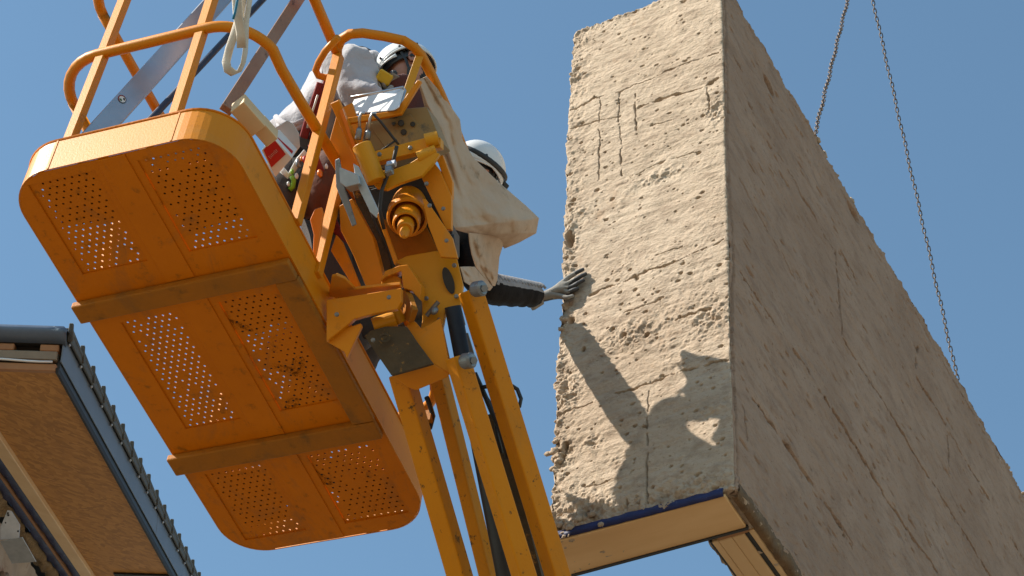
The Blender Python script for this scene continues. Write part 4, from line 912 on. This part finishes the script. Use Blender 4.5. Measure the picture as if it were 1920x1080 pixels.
# --- helmeted worker facing left at the controls --------------------------
DB = 9.5
C3 = at(763, 136, DB); F3 = tuple(f * .92 for f in frame(idir(-.90, -.10, -.35), V((0, 0, 1)) + idir(-.10, 0, 0) * .5))
n3 = C3 - F3[2] * .085 - F3[1] * .02; c3 = C3 - Z * .38 + idir(.10, 0, 0) * .08; h3 = W((-.06, 1.08, .86))
s3a = C3 - Z * .25 + F3[0] * .17 - idir(1, 0, 0) * .03; s3b = C3 - Z * .27 - F3[0] * .17 - idir(1, 0, 0) * .03
e3a = at(752, 250, DB - .12); w3a = at(722, 204, DB - .22); e3b = at(800, 250, DB + .1); w3b = at(742, 214, DB - .05)
k3a = W((-.12, 1.02, .50)); f3a = W((-.20, .98, .06)); k3b = W((-.22, 1.20, .50)); f3b = W((-.30, 1.16, .06))
h3a = h3 + BA * .07 - BU * .05 - BB * .05; h3b = h3 - BA * .07 - BU * .05 + BB * .06
sk3 = dict(hip=(h3, .12), chest=(c3, .13), neck0=(n3 + (c3 - n3) * .35, .06), neck=(n3, .052), sA=(s3a, .065), eA=(e3a, .043), wA=(w3a, .03), sB=(s3b, .065), eB=(e3b, .043), wB=(w3b, .03), hA=(h3a, .085), kA=(k3a, .06), fA=(f3a, .045), hB=(h3b, .085), kB=(k3b, .06), fB=(f3b, .045))
ed3 = [e for e in ed2 if 'mid' not in e] + [('hip', 'chest')]
p3 = person(f3a - BU * .05, sk3, ed3, C3, F3, 'worker in white helmet with chin strap facing left above the control box')
hair_cap(p3, C3, F3, M_hair); helmet(p3, C3, F3, False)
M_maroon = mat('maroon_jacket', (.11, .028, .022), .9, col2=(.06, .018, .016), sc=10, bump=.3, bsc=150)
J3 = skin(grow(sk3, ('hip', 'chest', 'neck0', 'sA', 'eA', 'wA', 'sB', 'eB', 'wB'), .018), [e for e in ed3 if e[0] in ('chest', 'sA', 'eA', 'sB', 'eB') and e[1] != 'neck'] + [('hip', 'chest')], 'hip'); folds(J3, .008, 12, 6); obj('jacket', J3, M_maroon, p3)
T3 = skin(grow(sk3, ('hip', 'hA', 'kA', 'fA', 'hB', 'kB', 'fB'), .02), [e for e in ed3 if e[0] in ('hip', 'hA', 'kA', 'hB', 'kB') and e[1] != 'chest'], 'hip'); obj('trousers', T3, M_trous, p3)
boots(p3, (f3a, f3b), BA * .3 - BB * .6); small_glove(p3, w3a, at(712, 176, DB - .3)); small_glove(p3, w3b, at(722, 180, DB - .2))

# ------------------------------------------------------------------ things on the platform
# hand held device with a yellow body
rd = thing('hand_drill', at(722, 160, 9.2), 'yellow and dark hand tool held before the face of the helmeted worker at the controls', 'tool')
q0, q1 = at(716, 140, 9.2), at(733, 152, 9.2)
ux = idir(.8, -.5, .2); uy = idir(.5, .8, -.1); uz = idir(0, .1, -1)
obj('tool_body', MB().obox(at(721, 147, 9.2), ux * .030, uy * .024, uz * .024), M_yelp, rd, bevel=.006, seg=2)
obj('tool_grip', MB().bar(at(716, 152, 9.2), at(704, 184, 9.2), .030, .035, ux), M_dark, rd, bevel=.006, seg=2)
obj('tool_battery', MB().obox(at(732, 162, 9.21), ux * .022, uy * .050, uz * .022), M_steel, rd, bevel=.005, seg=2)
obj('tool_chuck', MB().lathe(at(735, 140, 9.2), at(744, 134, 9.2), [(0, .014), (.5, .014), (1, .006)], 14), M_black, rd)

# aluminium straightedge leaning across the front of the platform
P0 = W(bl(172, 262, b=-.055)); P1 = W(bl(508, -110, b=.10)); P0 = P0 + (P0 - P1).normalized() * .12
dd = (P1 - P0).normalized(); sw = dd.cross(ray(300, 130)).normalized()
sw = (sw + ray(300, 130) * .25).normalized(); sn = sw.cross(dd).normalized()
al = thing('straightedge', P0, 'wide aluminium straightedge leaning across the platform with a round sticker', 'straightedge')
obj('profile', MB().bar(P0, P1, .080, .018, sw), M_alu, al, bevel=.003)
fside = -1 if sn.dot(ray(300, 130)) > 0 else 1
sc = onp(229, 186, P0 + sn * fside * .0096, sn)
def disc(c, r0, r1, a0, a1, off, m, n=20):
    b = MB(); b.v = []
    for k in range(n + 1):
        a = math.radians(a0 + (a1 - a0) * k / n); q = dd * math.cos(a) - sw * math.sin(a) * fside
        b.v += [c + q * r0 + sn * fside * off, c + q * r1 + sn * fside * off]
    b.f = [(2 * k, 2 * k + 1, 2 * k + 3, 2 * k + 2) for k in range(n)]; return b
st = obj('sticker', disc(sc, 0, .0165, 0, 360, .0006, 0), M_white, al)
obj('sticker_ring', disc(sc, .0128, .017, -10, 170, .0012, 0), M_strapr, st); obj('sticker_ring', disc(sc, .0142, .017, 170, 350, .0012, 0), M_navy, st)
obj('sticker_mark', disc(sc, .003, .011, 120, 200, .0013, 0), mat('dark_green_print', (.01, .12, .03), .6), st); obj('sticker_mark', disc(sc, .004, .0115, -80, -10, .0013, 0), M_black, st)
# navy pole and red brown bar beside it
def pole(name, m, p, q, D0, D1, r, label, cat, flat=None):
    a, b = W(bl(*p, b=D0)), W(bl(*q, b=D1)); b = a + (b - a) * 1.35; a = a - (b - a).normalized() * (.0 if flat else .12)
    mb = MB().cyl(a, b, r, 14) if not flat else MB().bar(a, b, flat[0], flat[1], ray(*p).cross((b - a).normalized()))
    return based(name, mb, m, a, label, cat, bevel=.002)
pole('steel_tube', M_navy, (275, 232), (492, 0), .0, .14, .0125, 'thin dark navy tube leaning behind the aluminium straightedge', 'tube')
pole('wooden_bar', M_rustwood, (424, 206), (558, 0), .10, .2, .0, 'reddish brown bar leaning out of the platform behind the front rail corner', 'bar', flat=(.046, .03))
# cream sling hanging over the top rail
sg = thing('lifting_sling', at(440, 60, 8.12), 'cream webbing sling hanging in a loop from the top rail', 'sling')
pts = [(458, -60), (456, -10), (450, 30), (440, 62), (430, 92), (424, 116), (427, 130), (437, 137), (449, 133), (456, 118), (460, 96), (461, 72), (462, 40), (468, 0), (474, -60)]
obj('webbing', MB().tube([at(u, v, 8.12 + .015 * (i % 3)) for i, (u, v) in enumerate(pts)], .0165, 10, flat=(1, .28, idir(.8, .3, -.5))), M_web, sg, smooth=True)
obj('webbing_turn', MB().tube([at(u, v, 8.10) for u, v in ((446, -60), (444, 0), (446, 30), (452, 62), (453, 90))], .0185, 10, flat=(1, .26, idir(1, .2, -.4))), M_web, sg, smooth=True)
obj('tie_cord', MB().tube([at(u, v, 8.08) for u, v in ((448, -20), (444, 6), (441, 22), (437, 36))], .0045, 6), M_cyan, sg, smooth=True)
# two timber offcuts sticking out over the toe board
def offcut(p, D, ax_, wd, hd, ln, label):
    a = at(*p, D); ex = ax_.normalized(); ey = idir(.45, .75, -.30); ey = (ey - ex * ey.dot(ex)).normalized(); ez = ex.cross(ey)
    mb = MB().obox(a, ex * ln / 2, ey * wd / 2, ez * hd / 2)
    base = a - V((0, 0, hd / 2))
    return based('timber_offcut', mb, [M_timber], base, label, 'timber', bevel=.002)
offcut((466, 216), 8.15, idir(.62, -.72, .35), .060, .085, .115, 'upper pale timber offcut standing proud of the curved platform edge')
offcut((498, 246), 8.18, idir(.62, -.72, .35), .050, .080, .075, 'lower pale timber offcut lying against the red and white carton')
# carton with a red label and a row of small pale print, flap of grey white card above
ct = thing('carton', at(515, 290, 8.32), 'white carton with a red printed side tucked behind the platform edge', 'carton')
def quad(pix, D, n): 
    P = at(sum(p[0] for p in pix) / len(pix), sum(p[1] for p in pix) / len(pix), D); nn = n
    return [onp(u, v, P, nn) for u, v in pix], nn
nrm = idir(-.1, -.35, -.9)
q, nn = quad([(490, 282), (513, 258), (548, 296), (516, 332)], 8.32, nrm); obj('carton_box', MB().prism(q, -nn * .10), M_white, ct, bevel=.002)
q, nn = quad([(494, 281), (513, 260), (536, 289), (509, 314)], 8.317, nrm); lb_ = obj('carton_print', MB().prism(q, nn * .0012), M_redp, ct)
a0, a1 = onp(505, 296, at(515, 288, 8.3145), nrm), onp(520, 281, at(515, 288, 8.3145), nrm); dl = (a1 - a0); nl = dl.normalized(); pn_ = nn.cross(nl)
lt = MB(); rg_ = random.Random(2)
for k in range(7):
    c = a0 + dl * ((k + .5) / 7); hgt = .0052 if k not in (0, 5) else .0072
    lt.obox(c - nl * .0010, nl * .0007, pn_ * hgt, nn * .0004)
    if k % 2 == 0: lt.obox(c + pn_ * hgt * .6, nl * .0014, pn_ * .0008, nn * .0004)
    if k % 3: lt.obox(c - pn_ * hgt * .6, nl * .0014, pn_ * .0008, nn * .0004)
obj('carton_lettering', lt, M_pink, lb_)
q, nn = quad([(512, 258), (516, 255), (549, 285), (545, 293)], 8.33, nrm); obj('carton_edge', MB().prism(q, -nn * .01), M_redp, ct)
q, nn = quad([(512, 262), (516, 240), (538, 226), (549, 232), (560, 250), (562, 276), (553, 288)], 8.44, idir(-.2, -.45, -.85))
based('card_sheet', MB().prism(q, -nn * .004), M_offw, q[0], 'grey white sheet standing up behind the red and white carton', 'sheet', bevel=.001)
# bag of rigging gear between the posts
bgp = thing('gear_bag', at(560, 350, 9.0), 'dark bag of rigging gear with lime green clips beside the bent worker', 'bag')
bb = MB(); ms = 14
bb.ball((0, 0, 0), 1, 20, 14, lambda d, p: V((p.x * .11, p.y * .11, p.z * .15)) * (1 + .16 * noise.noise(d * 3)))
bb.v = [at(574, 345, 9.0) + p for p in bb.v]; obj('bag_body', bb, M_dark, bgp, smooth=True)
for u, v, m, r in ((548, 322, M_green, .010), (541, 345, M_white, .010), (556, 330, M_white, .012), (600, 325, M_orpl, .016), (572, 300, M_redp, .016), (560, 306, M_steel, .018), (607, 345, M_redwood, .02), (612, 312, M_white, .010), (566, 298, M_orpl, .010)):
    obj('clip', MB().ball(at(u, v, 8.84), (r * .55, r * .9, r * 1.2), 10, 8), m, bgp, smooth=True)
obj('clip', MB().tube([at(u, v, 8.84) for u, v in ((546, 330), (551, 338), (549, 350), (543, 356))], .010, 8), M_green, bgp, smooth=True)
obj('bag_strap', MB().tube([at(u, v, 8.86) for u, v in ((528, 318), (540, 330), (548, 322), (560, 300), (574, 284))], .012, 8, flat=(1, .3, idir(1, 0, 0))), M_white, bgp, smooth=True)
obj('bag_strap', MB().tube([at(u, v, 8.86) for u, v in ((585, 270), (592, 300), (604, 330), (610, 380), (640, 450), (660, 490))], .016, 8, flat=(1, .3, idir(1, 0, 0))), M_strapr, bgp, smooth=True)
# carry sack of rope behind the uprights
sk_ = MB().ball((0, 0, 0), 1, 20, 14, lambda d, p: V((p.x * .11, p.y * .11, p.z * .18)) * (1 + .18 * noise.noise(d * 3 + V((4, 4, 4)))))
sk_.v = [at(612, 350, 8.95) + p for p in sk_.v]
based('rope_sack', sk_, mat('brown_cloth', (.075, .042, .035), .9, col2=(.16, .045, .02), sc=7, amt=.3, bump=.3), at(612, 350, 8.95) - Z * .18, 'dark brown cloth sack seen between the two right posts', 'sack', smooth=True)

# ------------------------------------------------------------------ canvas sheet hung over the side of the platform
CREASE = [(.1, .0, .5, .55, .10, .022), (.6, .05, .35, .6, .12, -.020), (.05, .5, .9, .72, .06, .016), (.3, .95, .95, .68, .05, .014), (.15, .3, .25, .9, .07, -.018), (.6, .45, .75, .8, .08, .014)]
def cloth(name, ctl, m, parent, nu=40, nv=60, amp=.012, seed=1):
    """ctl: rows of (left (u, v, D), middle offset, right (u, v, D))"""
    L = [at(*r[0]) for r in ctl]; Rr = [at(*r[2]) for r in ctl]; off = [r[1] for r in ctl]
    def samp(A, t):
        x = t * (len(A) - 1); i = min(int(x), len(A) - 2); f = x - i; f = f * f * (3 - 2 * f) * .35 + f * .65
        return A[i] * (1 - f) + A[i + 1] * f
    b = MB()
    for j in range(nv + 1):
        t = j / nv; a, c, o = samp(L, t), samp(Rr, t), samp(off, t)
        for i in range(nu + 1):
            s = i / nu; p = a + (c - a) * s; p = p - ray(900, 350) * (o * 4 * s * (1 - s))
            q = p * 3.2 + V((seed, 0, seed)); fade = min(1, 4 * s + .3, 4 * (1 - s) + .3)
            nz = 1.5 * amp * noise.noise(q) + 1.2 * amp * (.35 - abs(noise.noise(p * 5.2 + V((0, seed, 0))))) + .5 * amp * noise.noise(p * 16) + .22 * amp * noise.noise(p * 45)
            for (x0, y0, x1, y1, wdt, am) in CREASE:
                dx, dy = x1 - x0, y1 - y0; kk = max(0, min(1, ((s - x0) * dx + (t - y0) * dy) / (dx * dx + dy * dy))); dd = math.hypot(s - x0 - kk * dx, t - y0 - kk * dy)
                nz += am * math.exp(-(dd / wdt) ** 2)
            nz *= fade
            b.v.append(p - ray(900, 350) * nz)
    for j in range(nv):
        for i in range(nu): k = j * (nu + 1) + i; b.f.append((k, k + 1, k + nu + 2, k + nu + 1))
    return obj(name, b, m, parent, smooth=True, solid=.0022)
tp = thing('canvas_sheet', at(850, 300, 9.0), 'beige canvas sheet draped over the platform side with a stiff pointed fold', 'canvas')
cloth('canvas', [((783, 150, 8.90), .01, (800, 143, 8.95)), ((796, 200, 8.95), .02, (828, 176, 9.03)), ((815, 245, 9.0), .03, (862, 224, 9.10)), ((829, 290, 9.03), .03, (867, 262, 9.16)),
                 ((842, 340, 9.03), .03, (888, 297, 9.17)), ((844, 385, 8.98), .03, (935, 342, 9.34)), ((844, 415, 8.95), .03, (986, 386, 9.42)), ((845, 428, 8.94), .03, (1010, 409, 9.46)), ((880, 438, 9.12), .03, (1005, 437, 9.46)), ((905, 437, 9.26), .02, (974, 454, 9.44)), ((930, 446, 9.42), .01, (946, 466, 9.42))], M_canvas, tp, 60, 100, .022)
cloth('canvas_flap', [((878, 436, 9.06), .0, (950, 444, 9.41)), ((880, 455, 9.07), .01, (942, 462, 9.41)), ((884, 476, 9.10), .02, (936, 482, 9.42)), ((892, 500, 9.16), .02, (934, 505, 9.42)), ((906, 520, 9.26), .01, (932, 525, 9.43)), ((922, 536, 9.38), .0, (928, 536, 9.42))], M_canvas, tp, 30, 50, .018, 5)
cloth('canvas_tail', [((862, 500, 8.86), .0, (890, 500, 9.10)), ((866, 512, 8.88), .01, (906, 520, 9.24)), ((870, 528, 8.9), .01, (924, 538, 9.38)), ((886, 538, 8.98), .0, (918, 545, 9.36))], M_canvas, tp, 20, 20, .008, 9)
cloth('canvas_back', [((798, 156, 9.0), .0, (812, 160, 9.08)), ((806, 220, 9.0), .0, (824, 200, 9.14)), ((812, 262, 9.02), .0, (828, 262, 9.12)), ((816, 300, 9.04), .0, (840, 320, 9.1))], M_canvas, tp, 10, 20, .01, 4)
# ------------------------------------------------------------------ clutter lying on the platform floor
def flat(name, lo, hi, m, label, cat, rot=0, bev=.006):
    c = V(((lo[0] + hi[0]) / 2, (lo[1] + hi[1]) / 2, lo[2])); e = (V(hi) - V(lo)) / 2; ca, sa = math.cos(rot), math.sin(rot)
    mb = MB().obox(c + V((0, 0, e.z)), (e.x * ca, e.x * sa, 0), (-e.y * sa, e.y * ca, 0), (0, 0, e.z)); mb.v = [W(p) for p in mb.v]
    return based(name, mb, m, W(c), label, cat, bevel=bev)
M_ply = mat('dark_formply', (.07, .04, .025), .7, col2=(.05, .03, .02), sc=8)
flat('plywood_sheet', (-.72, -.08, .012), (-.42, .14, .03), M_ply, 'dark plywood offcut lying over the front left perforated field', 'plywood', .05)
flat('tool_case', (-.32, -.02, .012), (-.06, .26, .13), M_dark, 'black tool case on the floor behind the front right toe board', 'tool case', -.04)
flat('rubber_mat', (-.33, .58, .012), (-.05, .74, .022), M_black, 'black rubber mat on the middle right perforated field', 'mat', .06)
flat('rubber_mat', (-.17, .80, .012), (-.06, 1.14, .022), M_black, 'narrow black rubber mat beside the right toe board', 'mat', .0)
flat('plywood_sheet', (-.76, 1.40, .012), (-.52, 1.70, .03), M_ply, 'dark plywood offcut lying over the rear left perforated field', 'plywood', .1)
flat('rope_crate', (-.31, 1.54, .012), (-.07, 1.76, .16), M_dark, 'dark crate standing on the rear right perforated field', 'crate', .05)

# ------------------------------------------------------------------ house eaves at lower left
H1 = V((-.4354, .8230, .3649)).normalized(); H2 = V((.8837, .4680, -.001)); H2 = (H2 - H1 * H2.dot(H1)).normalized(); HN = H2.cross(H1).normalized()
if HN.z < 0: HN = -HN
HO = at(125, 700, 10.6)
def hl(u, v, e1=None, e2=None, n=None):
    k, ax_ = (e1, H1) if e1 is not None else (e2, H2) if e2 is not None else (n, HN)
    p = onp(u, v, HO + ax_ * k, ax_) - HO; return p.dot(H1), p.dot(H2), p.dot(HN)
def hp_(e1, e2, n): return HO + H1 * e1 + H2 * e2 + HN * n
house = thing('house', (HO.x - 1.2, HO.y + 1.5, 0), 'house corner at lower left with unfinished tiled roof, chipboard soffit and rubble gable', 'house')
def hbox(lo, hi): return MB().hexa([hp_(a, b, c) for c in (lo[2], hi[2]) for a, b in ((lo[0], lo[1]), (hi[0], lo[1]), (hi[0], hi[1]), (lo[0], hi[1]))])
def osb():
    m = bpy.data.materials.new('chipboard'); m.use_nodes = True; n = m.node_tree.nodes; l = m.node_tree.links; b = n['Principled BSDF']; b.inputs['Roughness'].default_value = .75
    tc = n.new('ShaderNodeTexCoord'); mp = n.new('ShaderNodeMapping'); mp.inputs['Rotation'].default_value = (.2, .1, -.35); mp.inputs['Scale'].default_value = (60, 20, 44); l.new(tc.outputs['Object'], mp.inputs[0])
    nz = n.new('ShaderNodeTexNoise'); nz.inputs['Scale'].default_value = 3; l.new(tc.outputs['Object'], nz.inputs[0])
    vm = n.new('ShaderNodeVectorMath'); vm.operation = 'MULTIPLY_ADD'; vm.inputs[1].default_value = (5, 5, 5); l.new(nz.outputs[1], vm.inputs[0]); l.new(mp.outputs[0], vm.inputs[2])
    vo = n.new('ShaderNodeTexVoronoi'); vo.inputs['Scale'].default_value = 1; l.new(vm.outputs[0], vo.inputs[0])
    hs = n.new('ShaderNodeSeparateColor'); l.new(vo.outputs[1], hs.inputs[0])
    cr = n.new('ShaderNodeValToRGB'); cr.color_ramp.elements[0].color = (.33, .140, .020, 1); cr.color_ramp.elements[1].color = (.50, .230, .040, 1); cr.color_ramp.elements[0].position = .05
    e = cr.color_ramp.elements.new(.5); e.color = (.42, .182, .026, 1); l.new(hs.outputs[0], cr.inputs[0]); l.new(cr.outputs[0], b.inputs['Base Color'])
    bp = n.new('ShaderNodeBump'); bp.inputs['Strength'].default_value = .35; bp.inputs['Distance'].default_value = .004; l.new(hs.outputs[1], bp.inputs['Height']); l.new(bp.outputs[0], b.inputs['Normal'])
    return m
M_osb = osb()
M_fascia = mat('blue_grey_sheet_metal', (.16, .19, .235), .5, .0, col2=(.12, .145, .18), sc=5, dirt=(.18, .19, .21), dsc=25, dlo=.66, dhi=.8)
M_darkmetal = mat('dark_sheet_metal', (.040, .037, .034), .7, .0, col2=(.03, .028, .026), sc=9, spec=.2)
M_tile = mat('grey_roof_tile', (.10, .098, .085), .75, col2=(.065, .063, .055), sc=14, dirt=(.16, .16, .12), dsc=22, bump=.3)
M_flash = mat('blue_grey_flashing', (.12, .16, .22), .4, .2, col2=(.08, .105, .15), sc=8, dirt=(.5, .55, .6), dsc=12, dlo=.64, dhi=.72)
M_plas = mat('lime_plaster', (.50, .42, .35), .95, col2=(.40, .33, .27), sc=8, dirt=(.30, .17, .12), dsc=5, dlo=.56, dhi=.66, bump=.7, bsc=30)
M_stone = mat('red_sandstone', (.34, .14, .09), .95, col2=(.26, .12, .09), sc=6, bump=.6, bsc=40)
M_stone2 = mat('pale_fieldstone', (.44, .40, .36), .95, col2=(.34, .31, .28), sc=6, bump=.6, bsc=40)
M_straw = mat('straw_loam_edge', (.30, .19, .08), .95, col2=(.16, .10, .045), sc=22, dirt=(.42, .30, .14), dsc=40, bump=.9, bsc=60)
M_bat = mat('grey_batten_wood', (.30, .24, .17), .8, col2=(.22, .17, .12), sc=12, dirt=(.14, .17, .08), dsc=16, dlo=.62, dhi=.7, stretch=(1, .4, 1))
LEN = 5.0
# soffit board between barge timber and fascia
w0 = hl(0, 770, n=0)[1]; w0 = min(w0, hl(160, 1080, n=0)[1])
e2L = (hl(5, 780, n=0)[1] + hl(160, 1080, n=0)[1]) / 2; e2R = (hl(125, 705, n=0)[1] + hl(305, 1072, n=0)[1]) / 2
obj('soffit_board', hbox((0, e2L, 0), (LEN, e2R - .004, .018)), M_osb, house)
obj('eaves_board', hbox((-.035, -1.6, -.004), (-.003, e2R - .004, .03)), M_redwood, house, bevel=.003)
e1f = hl(310, 1076, n=0)[0]
obj('soffit_crossbar', hbox((e1f, e2L + .12, -.012), (e1f + .04, e2R - .01, -.001)), M_darkmetal, house)
obj('barge_timber', hbox((-.002, e2L - .070, -.028), (LEN, e2L - .001, .03)), M_timber, house, bevel=.003)
# membrane wrapped battens and loam edge beside it
mv = MB(); n = 150
def ribbon(e0, e1, n0, n1, seed, amp):
    b = MB()
    for i in range(n + 1):
        t = LEN * i / n
        for k in range(5):
            s = k / 4; j = amp * noise.noise(V((t * 9, k * 3.1, seed))); b.v.append(hp_(t, e0 + (e1 - e0) * s + j * .5, n0 + (n1 - n0) * s - .012 * math.sin(math.pi * s) + j))
    for i in range(n):
        for k in range(4): b.f.append((i * 5 + k, i * 5 + 5 + k, i * 5 + 6 + k, i * 5 + 1 + k))
    return b
obj('membrane_strip', ribbon(e2L - .072, e2L - .134, -.010, .0, 3, .010), M_film, house, solid=.002, smooth=True)
obj('membrane_strip', ribbon(e2L - .146, e2L - .212, -.004, .004, 7, .012), M_film, house, solid=.002, smooth=True)
obj('membrane_batten', hbox((0, e2L - .147, -.016), (LEN, e2L - .133, .02)), M_redwood, house)
obj('purlin_end', hbox((.42, e2L - .225, -.075), (.56, e2L - .135, .02)), M_timber, house, bevel=.004)
obj('straw_loam_edge', ribbon(e2L - .210, e2L - .280, .0, -.02, 11, .030), M_straw, house, solid=.01, smooth=True)
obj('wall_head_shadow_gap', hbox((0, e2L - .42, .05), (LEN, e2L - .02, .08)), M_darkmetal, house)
# gable wall: vertical plane under the loam edge
hz = V((H1.x, H1.y, 0)).normalized(); gn = V((hz.y, -hz.x, 0))
if gn.dot(H2) < 0: gn = -gn
wall_e2 = e2L - .290
def gp(t, dz, out=0.0):          # along the gable, down from the verge line, outwards
    p = hp_(t, wall_e2, -.03); return p - Z * dz + gn * out
gw = MB(); nu, nv = 90, 70
for j in range(nv + 1):
    dz = .03 + (j / nv) ** 1.8 * 9.5
    for i in range(nu + 1):
        t = .09 + 4.5 * i / nu; q = V((t * 4, dz * 4, 1)); gw.v.append(gp(t, dz, .03 * noise.noise(q) + .018 * noise.noise(q * 3.1) - .05 * (dz < .02)))
for j in range(nv):
    for i in range(nu): k = j * (nu + 1) + i; gw.f.append((k, k + 1, k + nu + 2, k + nu + 1))
gwo = obj('gable_wall', gw, M_plas, house, smooth=True)
tp4 = [gp(.10, .05, -.035), gp(4.6, .05, -.035), gp(4.6, .05, -.035) - gn * 1.1, gp(.10, .05, -.035) - gn * 1.1]
obj('eaves_wall', MB().hexa([V((p.x, p.y, -.2)) for p in tp4] + tp4), M_plas, house)
rs2 = random.Random(4)
for k in range(26):
    t = .2 + 2.6 * rs2.random(); dz = .25 + 1.0 * rs2.random(); r = .05 + .06 * rs2.random()
    b = lump((0, 0, 0), r, k * 1.3, (1.4, .55, .8)); Mx = Matrix((hz, gn, Z)).transposed(); b.v = [gp(t, dz, .012) + Mx @ p for p in b.v]
    obj('wall_stone', b, M_stone if rs2.random() < .45 else M_stone2, house, smooth=True)
# steel angle bracket on the gable
bx = [(0, 990), (14, 956), (22, 958), (38, 984), (36, 1010), (0, 1012)]
PB = gp(1.0, .25, .06); gnn = gn
q = [onp(u, v, at(20, 985, 11.2), (ray(20, 985) + gn * -.6).normalized()) for u, v in bx]
br = obj('steel_bracket', MB().prism(q, ray(20, 985) * .006), M_zinc, house, bevel=.002)
for u, v in ((15, 962), (10, 980), (6, 993), (2, 1007), (34, 996), (16, 966)): obj('bracket_hole', MB().ball(onp(u, v, at(20, 985, 11.19), ray(20, 985)), (.005, .005, .005), 8, 6), M_black, br)
q = [onp(u, v, at(34, 1032, 11.15), Z) for u, v in ((0, 1016), (42, 1008), (68, 1054), (22, 1057))]
obj('bracket_flange', MB().prism(q, Z * .006), M_zinc, br, bevel=.002)
# eaves end: batten stack, bright drip edge, counter battens, flashing hood
obj('drip_edge', MB().tube([hp_(-.04, e, .040 + .004 * math.sin(e * 14)) for e in [-1.6 + i * .055 for i in range(30)] if e < e2R - .02], .0055, 8), M_white, house, smooth=True)
obj('eaves_batten', hbox((-.03, -1.6, .050), (.03, e2R - .006, .092)), M_bat, house, bevel=.004)
for k in range(5):
    e = e2R - .045 - k * .20; obj('counter_batten', hbox((-.028, e - .042, .0925), (.5, e + .042, .125)), M_redwood, house, bevel=.004)
obj('eaves_shadow_board', hbox((.02, -1.6, .0925), (.05, e2R - .01, .165)), M_darkmetal, house)
fh = MB(); prof = [(-.030, .128), (-.050, .165), (-.062, .185), (-.045, .205), (.0, .212), (.25, .222)]
for e in (-1.6, -1.0, -.5, e2R - .06, e2R + .012, e2R + .03):
    dr = -.018 if e > e2R + .02 else 0
    fh.v += [hp_(a, e, nn + dr) for a, nn in prof]
for i in range(5):
    for k in range(5): fh.f.append((i * 6 + k, i * 6 + k + 1, i * 6 + 7 + k, i * 6 + 6 + k))
obj('flashing_hood', fh, M_flash, house, solid=.004, smooth=True)
obj('hood_underside', hbox((-.028, -1.6, .126), (.3, e2R + .01, .175)), M_darkmetal, house)
# verge: dark strip, blue grey fascia, tiles with their noses
obj('verge_strip', hbox((-.03, e2R - .002, -.012), (LEN, e2R + .009, .014)), M_darkmetal, house)
obj('verge_gap', hbox((.0, e2R - .010, .0145), (LEN, e2R + .006, .060)), M_black, house)
fa_ = obj('fascia_panel', hbox((-.02, e2R + .010, .045), (2.55, e2R + .016, .165)), M_fascia, house, bevel=.001)
obj('fascia_panel', hbox((2.555, e2R + .010, .045), (LEN, e2R + .0165, .170)), M_fascia, house, bevel=.001)
for k in range(17):
    t = .06 + .262 * k + .012 * noise.noise(V((k * 3.7, 1, 1)))
    b = MB().hexa([hp_(t - .05, e2R - .25, .178 + .022), hp_(t + .27, e2R - .25, .178), hp_(t + .27, e2R + .040, .178), hp_(t - .05, e2R + .040, .178 + .022),
                   hp_(t - .05, e2R - .25, .196 + .026), hp_(t + .27, e2R - .25, .196), hp_(t + .27, e2R + .040, .196), hp_(t - .05, e2R + .040, .196 + .026)])
    to = obj('verge_tile', b, M_tile, house, bevel=.003)
    obj('tile_skirt', MB().hexa([hp_(t - .03, e2R + .024, .160), hp_(t + .232, e2R + .024, .158), hp_(t + .232, e2R + .036, .158), hp_(t - .03, e2R + .036, .160),
                                 hp_(t - .03, e2R + .024, .205), hp_(t + .232, e2R + .024, .198), hp_(t + .232, e2R + .036, .198), hp_(t - .03, e2R + .036, .205)]), M_tile, to, bevel=.003)
    obj('tile_nose', MB().hexa([hp_(t - .050, e2R + .020, .160), hp_(t - .034, e2R + .020, .160), hp_(t - .034, e2R + .046, .160), hp_(t - .050, e2R + .046, .160),
                                hp_(t - .066, e2R + .024, .240), hp_(t - .052, e2R + .024, .236), hp_(t - .052, e2R + .044, .236), hp_(t - .066, e2R + .044, .240)]), M_tile, to, bevel=.003)
    obj('tile_clip', MB().ball(hp_(t - .02, e2R + .026, .150), .008, 8, 6), M_zinc, to)
obj('roof_plane', hbox((.0, -1.6, .160), (LEN, e2R - .25, .185)), M_tile, house)
